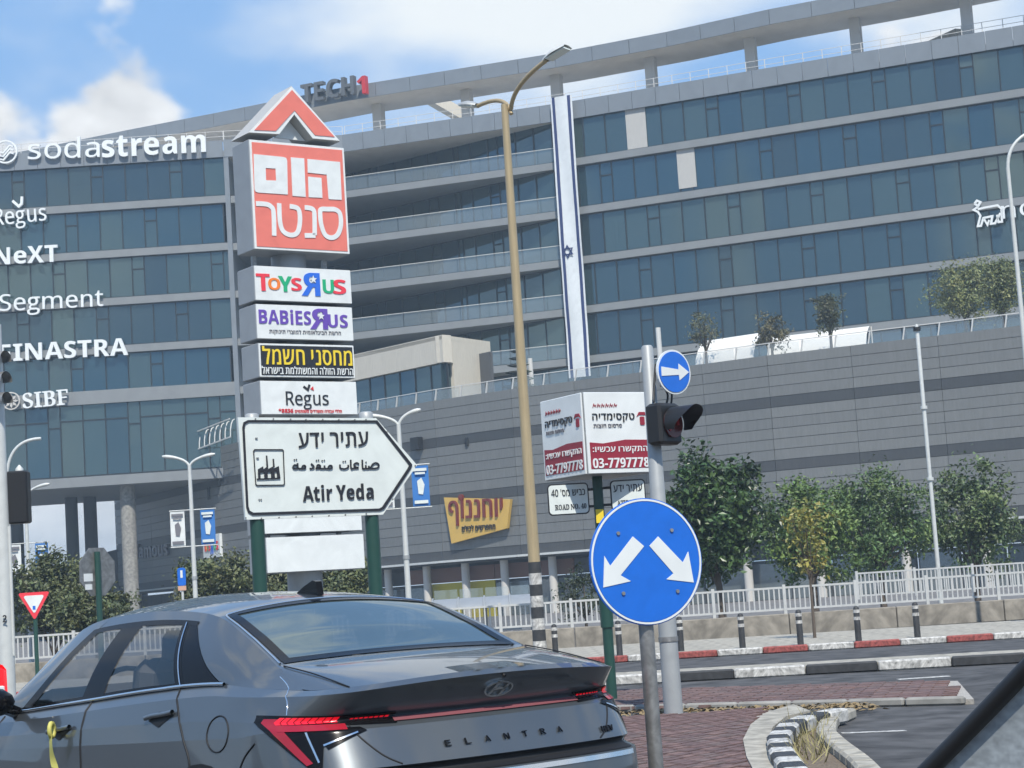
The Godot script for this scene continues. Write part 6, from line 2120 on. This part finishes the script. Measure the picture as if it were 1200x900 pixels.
	s = mb(); patch(s, sh, [Vector2(-3.4, 2.75), Vector2(3.4, 2.75), Vector2(3.4, 2.95), Vector2(-3.4, 2.95)], 0.004, 30, 1); build(s, "bumper_strip", chrome, t)
	# number plate
	s = mb(); cbox(s, Transform3D(Basis(), Vector3(-0.012, 0.47, 0)), Vector3(0.012, 0.11, 0.5), 0.003); build(s, "number_plate", M.yellow, t)
	# badge: ring with slanted bars, and the letters
	var cpt := func(cu: float, y: float) -> Transform3D:
		var p := shell_y(cu, y); var px := shell_y(cu + 0.02, y); var py := shell_y(cu, y + 0.01)
		var up := (lv(py) - lv(p)).normalized()
		var right := (lv(p) - lv(px)).normalized()
		return Transform3D(Basis(right, up, right.cross(up)), lv(p) + right.cross(up) * 0.006)
	s = mb()
	var B: Transform3D = cpt.call(0.001, 0.957)
	ring(s, circle(0.077, 40, Vector2.ZERO, 0.042), circle(0.068, 40, Vector2.ZERO, 0.034), B, 0.01)
	stroke(s, [Vector2(-0.045, -0.03), Vector2(-0.012, 0.036)], 0.014, B, 0.01)
	stroke(s, [Vector2(0.016, -0.036), Vector2(0.045, 0.028)], 0.014, B, 0.01)
	stroke(s, [Vector2(-0.03, 0.0), Vector2(0.0, 0.004), Vector2(0.032, 0.004)], 0.013, B, 0.01)
	build(s, "badge", chrome, t)
	s = mb(); prism(s, circle(0.008, 10), (cpt.call(0.001, 1.01) as Transform3D), 0.01); build(s, "camera_lens", seam, t)
	var word := "ELANTRA"
	for k in 7:
		var cu := -1.0 + 0
		var w := lerpf(0.30, -0.30, k / 6.0)
		var T: Transform3D = cpt.call(w / 0.9 / 0.3 if absf(w) < 0.27 else signf(w) * (1.0 + (absf(w) - 0.27) / 0.225), 0.752)
		text("lettering", word[k], T, 0.028, 0.026, 0.005, gloss, t, sans_font)
	text("lettering", "HEV", cpt.call(-2.55, 0.728), 0.085, 0.026, 0.006, gloss, t)
	# aerial fin on the roof
	s = mb()
	var fin := roof_pt(1.5, 0.0)
	prism(s, PackedVector2Array([Vector2(-0.1, -0.01), Vector2(0.12, -0.01), Vector2(0.02, 0.035), Vector2(-0.06, 0.062), Vector2(-0.085, 0.055)]), Transform3D(Basis(), lv(fin)), 0.035)
	build(s, "roof_aerial", gloss, t)
	# wheels
	for q in [[1.02, 1], [1.02, -1], [3.74, 1], [3.74, -1]]:
		var c := lv(Vector3(q[0], 0.325, 0.80 * q[1]))
		var ax := Vector3(0, 0, -q[1])
		s = mb(); tube(s, [c - ax * 0.11, c - ax * 0.09, c + ax * 0.09, c + ax * 0.125], [0.29, 0.325, 0.325, 0.29], 32)
		var wh := build(s, "wheel", rubber, t)
		s = mb(); tube(s, [c + ax * 0.09, c + ax * 0.135], [0.235, 0.22], 24); build(s, "rim", M.galvanised, wh)
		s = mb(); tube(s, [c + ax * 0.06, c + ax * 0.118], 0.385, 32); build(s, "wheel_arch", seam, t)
	# --- inside: floor, seats, headrests, dashboard, wheel
	s = mb()
	box(s, Transform3D(Basis(), Vector3(2.2, 0.42, 0)), Vector3(2.5, 0.06, 1.5)); build(s, "cabin_floor", trim, t)
	s = mb(); box(s, Transform3D(Basis(), Vector3(0.98, 1.0, 0)), Vector3(0.5, 0.06, 1.24)); build(s, "parcel_shelf", trim, t)
	s = mb(); box(s, Transform3D(Basis(Vector3.BACK, -0.2), Vector3(3.05, 0.86, 0)), Vector3(0.5, 0.22, 1.4)); build(s, "dashboard", trim, t)
	for q in [[1.25, 0.36, true], [1.25, -0.36, true], [2.15, 0.37, false], [2.15, -0.37, false]]:
		s = mb()
		cbox(s, Transform3D(Basis(Vector3.BACK, 0.22), Vector3(q[0], 0.82, -q[1])), Vector3(0.16, 0.66, 0.5), 0.05)
		cbox(s, Transform3D(Basis(), Vector3(q[0] + 0.3, 0.55, -q[1])), Vector3(0.5, 0.16, 0.5), 0.05)
		var seat := build(s, "seat", trim, t)
		s = mb(); cbox(s, Transform3D(Basis(Vector3.BACK, 0.15), Vector3(q[0] - 0.1, 1.19 if q[2] == false else 1.12, -q[1])), Vector3(0.09, 0.17, 0.25), 0.035); build(s, "headrest", trim, seat)
	s = mb()
	var sw := []
	for k in 25: sw.append(Vector3(2.72, 0.93, -0.37) + Basis(Vector3.BACK, 0.4) * Vector3(0, cos(TAU * k / 24.0) * 0.18, sin(TAU * k / 24.0) * 0.18))
	tube(s, sw, 0.014, 6, false); build(s, "steering_wheel", seam, t)
	# --- yellow ribbon tied to the front door handle
	var hp := to_world(t, lv(side_xy(2.35, 0.825)) + Vector3(0, 0, -0.03))
	var rb := thing("ribbon", "yellow ribbon tied round the front door handle of grey car", "ribbon", hp)
	rb.basis = t.basis
	s = mb()
	var g2 := []
	for k in 9:
		var v := k / 8.0
		g2.append([Vector3(-0.02 - v * 0.035 - 0.01 * sin(v * 6.0), 0.0 - v * 0.17, -0.02 - 0.012 * sin(v * 5.0)), Vector3(0.02 - v * 0.03 - 0.008 * sin(v * 5.0 + 1.0), -0.01 - v * 0.15, -0.024)])
	grid(s, g2)
	build(s, "tail", mat(col(0.50, 0.47, 0.12), 0.6), rb)
	s = mb()
	var lp := []
	for k in 13: lp.append(Vector3(0.015 * sin(TAU * k / 12.0), 0.015 + 0.032 * cos(TAU * k / 12.0), -0.012 + 0.02 * sin(TAU * k / 12.0)))
	tube(s, lp, 0.012, 6, false)
	build(s, "knot", mat(col(0.50, 0.47, 0.12), 0.6), rb)

func to_world(t: Node3D, p: Vector3) -> Vector3:
	return t.transform * p
func side_xy(x: float, y: float) -> Vector3:
	# shell point of the left side at (x, y)
	var b := table(x, BELT)
	if y > b.x and x < 3.2:
		var r := table(x, RAIL)
		return cabin(x, clampf((y - b.x) / maxf(r.x - b.x, 0.01), 0, 1))
	var lo := 4.0; var hi := float(cols.size() - 2)
	for k in 22:
		var m := (lo + hi) * 0.5
		if shell_y(m, y).x < x: lo = m
		else: hi = m
	return shell_y(lo, y) + Vector3(0, 0, 0.001)
func deck_pt(ci: float, v: float) -> Vector3:
	var a := shell(ci, 8.9999)
	var b := roof_pt(0.75, clampf(absf(a.z) / 0.765, 0, 1) * signf(ci))
	var p := a.lerp(b, v)
	p.y += 0.018 * sin(PI * v) * 0.6 + 0.002
	return p

# ---------------------------------------------------------------- rear corner of the car ahead
func other_car():
	var p := at(2, 800, 15.0)
	var t := car_node("dark_car", "dark car ahead of which only a red lit tail lamp corner shows", Vector3(p.x + 0.04, 0, p.z), deg_to_rad(38))
	var dark := car_paint(col(0.012, 0.012, 0.014))
	var gls := glass(col(0.01, 0.012, 0.014), 0.85)
	# this car stands with its rear right corner at the node; local z runs to its right
	var W := 1.76
	var prof := PackedVector2Array([Vector2(0.05, 0.28), Vector2(0.0, 0.45), Vector2(0.0, 0.8), Vector2(0.05, 1.0), Vector2(0.18, 1.12), Vector2(0.55, 1.5), Vector2(0.8, 1.56), Vector2(2.2, 1.58), Vector2(2.75, 1.42), Vector2(3.3, 1.0), Vector2(4.0, 0.92), Vector2(4.25, 0.7), Vector2(4.25, 0.3)])
	var s := mb()
	var c := []
	for q in spline(prof, 4): c.append(q)
	for k in c.size() - 1:
		for e in [[0.0, -0.05], [-0.05, -W + 0.05], [-W + 0.05, -W]]:
			var i0: float = 0.0 if e[0] != 0.0 and e[0] != -W + 0.05 else 0.0
			quad(s, Vector3(c[k].x, c[k].y, e[0]), Vector3(c[k].x, c[k].y, e[1]), Vector3(c[k + 1].x, c[k + 1].y, e[1]), Vector3(c[k + 1].x, c[k + 1].y, e[0]))
	for z in [0.0, -W]:
		prism(s, PackedVector2Array(c), Transform3D(Basis(), Vector3(0, 0, z - 0.02 * (1 if z == 0.0 else -1))), 0.04)
	build(s, "body", dark, t)
	s = mb()
	prism(s, PackedVector2Array([Vector2(0.5, 1.05), Vector2(0.75, 1.45), Vector2(2.15, 1.48), Vector2(2.7, 1.35), Vector2(3.1, 1.02)]), Transform3D(Basis(), Vector3(0, 0, 0.006)), 0.006)
	build(s, "side_window", gls, t)
	s = mb(); quad(s, Vector3(0.2, 1.17, -0.15), Vector3(0.2, 1.17, -W + 0.15), Vector3(0.5, 1.47, -W + 0.2), Vector3(0.5, 1.47, -0.2)); build(s, "rear_window", gls, t)
	var led := mat(col(0.5, 0.01, 0.015), 0.2)
	led.emission_enabled = true
	led.emission = Color(1.0, 0.04, 0.06)
	led.emission_energy_multiplier = 0.8
	for z in [-0.09, -W + 0.09]:
		s = mb(); cbox(s, Transform3D(Basis(Vector3.BACK, -0.05), Vector3(0.03, 0.93, z)), Vector3(0.1, 0.26, 0.2), 0.04); build(s, "tail_lamp", led, t)
		s = mb(); cbox(s, Transform3D(Basis(Vector3.BACK, -0.05), Vector3(-0.02, 0.87, z)), Vector3(0.02, 0.06, 0.12), 0.006); build(s, "reversing_lamp", M.sign_white, t)
	for q in [[0.85, -0.06], [0.85, -W + 0.06], [3.4, -0.06], [3.4, -W + 0.06]]:
		var cc := Vector3(q[0], 0.31, q[1])
		s = mb(); tube(s, [cc - Vector3(0, 0, 0.1), cc + Vector3(0, 0, 0.1)], 0.31, 28); build(s, "wheel", M.black_plastic, t)

# ---------------------------------------------------------------- window edge of the car the picture was taken from
func window_frame_of_own_car():
	var a := at(1060, 930, 0.62); var b := at(1150, 842, 0.60); var c := at(1230, 755, 0.58)
	var t := thing("car_window_edge", "black rubber window seal and grey trim of the nearest car", "car window", flat(b))
	var o := t.position
	var s := mb()
	tube(s, arc(a - o, b - o + Vector3(0.0005, 0.0005, 0), c - o, 14), 0.003, 12)
	build(s, "seal", M.black_plastic, t)
	var off := at(1150, 842, 0.6) - at(1190, 880, 0.6)
	s = mb()
	var g := []
	for j in 8:
		var v := j / 7.0
		var row := []
		for k in 15:
			var p: Vector3 = arc(a - o, b - o, c - o, 14)[k]
			row.append(p - off * v * 2.2 + Vector3(0, 0.0, 0.03 * v * v + 0.002 * v) - off.normalized() * 0.003)
		g.append(row)
	grid(s, g)
	build(s, "trim", mat(col(0.42, 0.46, 0.48), 0.65, 0, noise_tex("fine", 256, 9.0, 0.7, 1.0), 6.0), t)
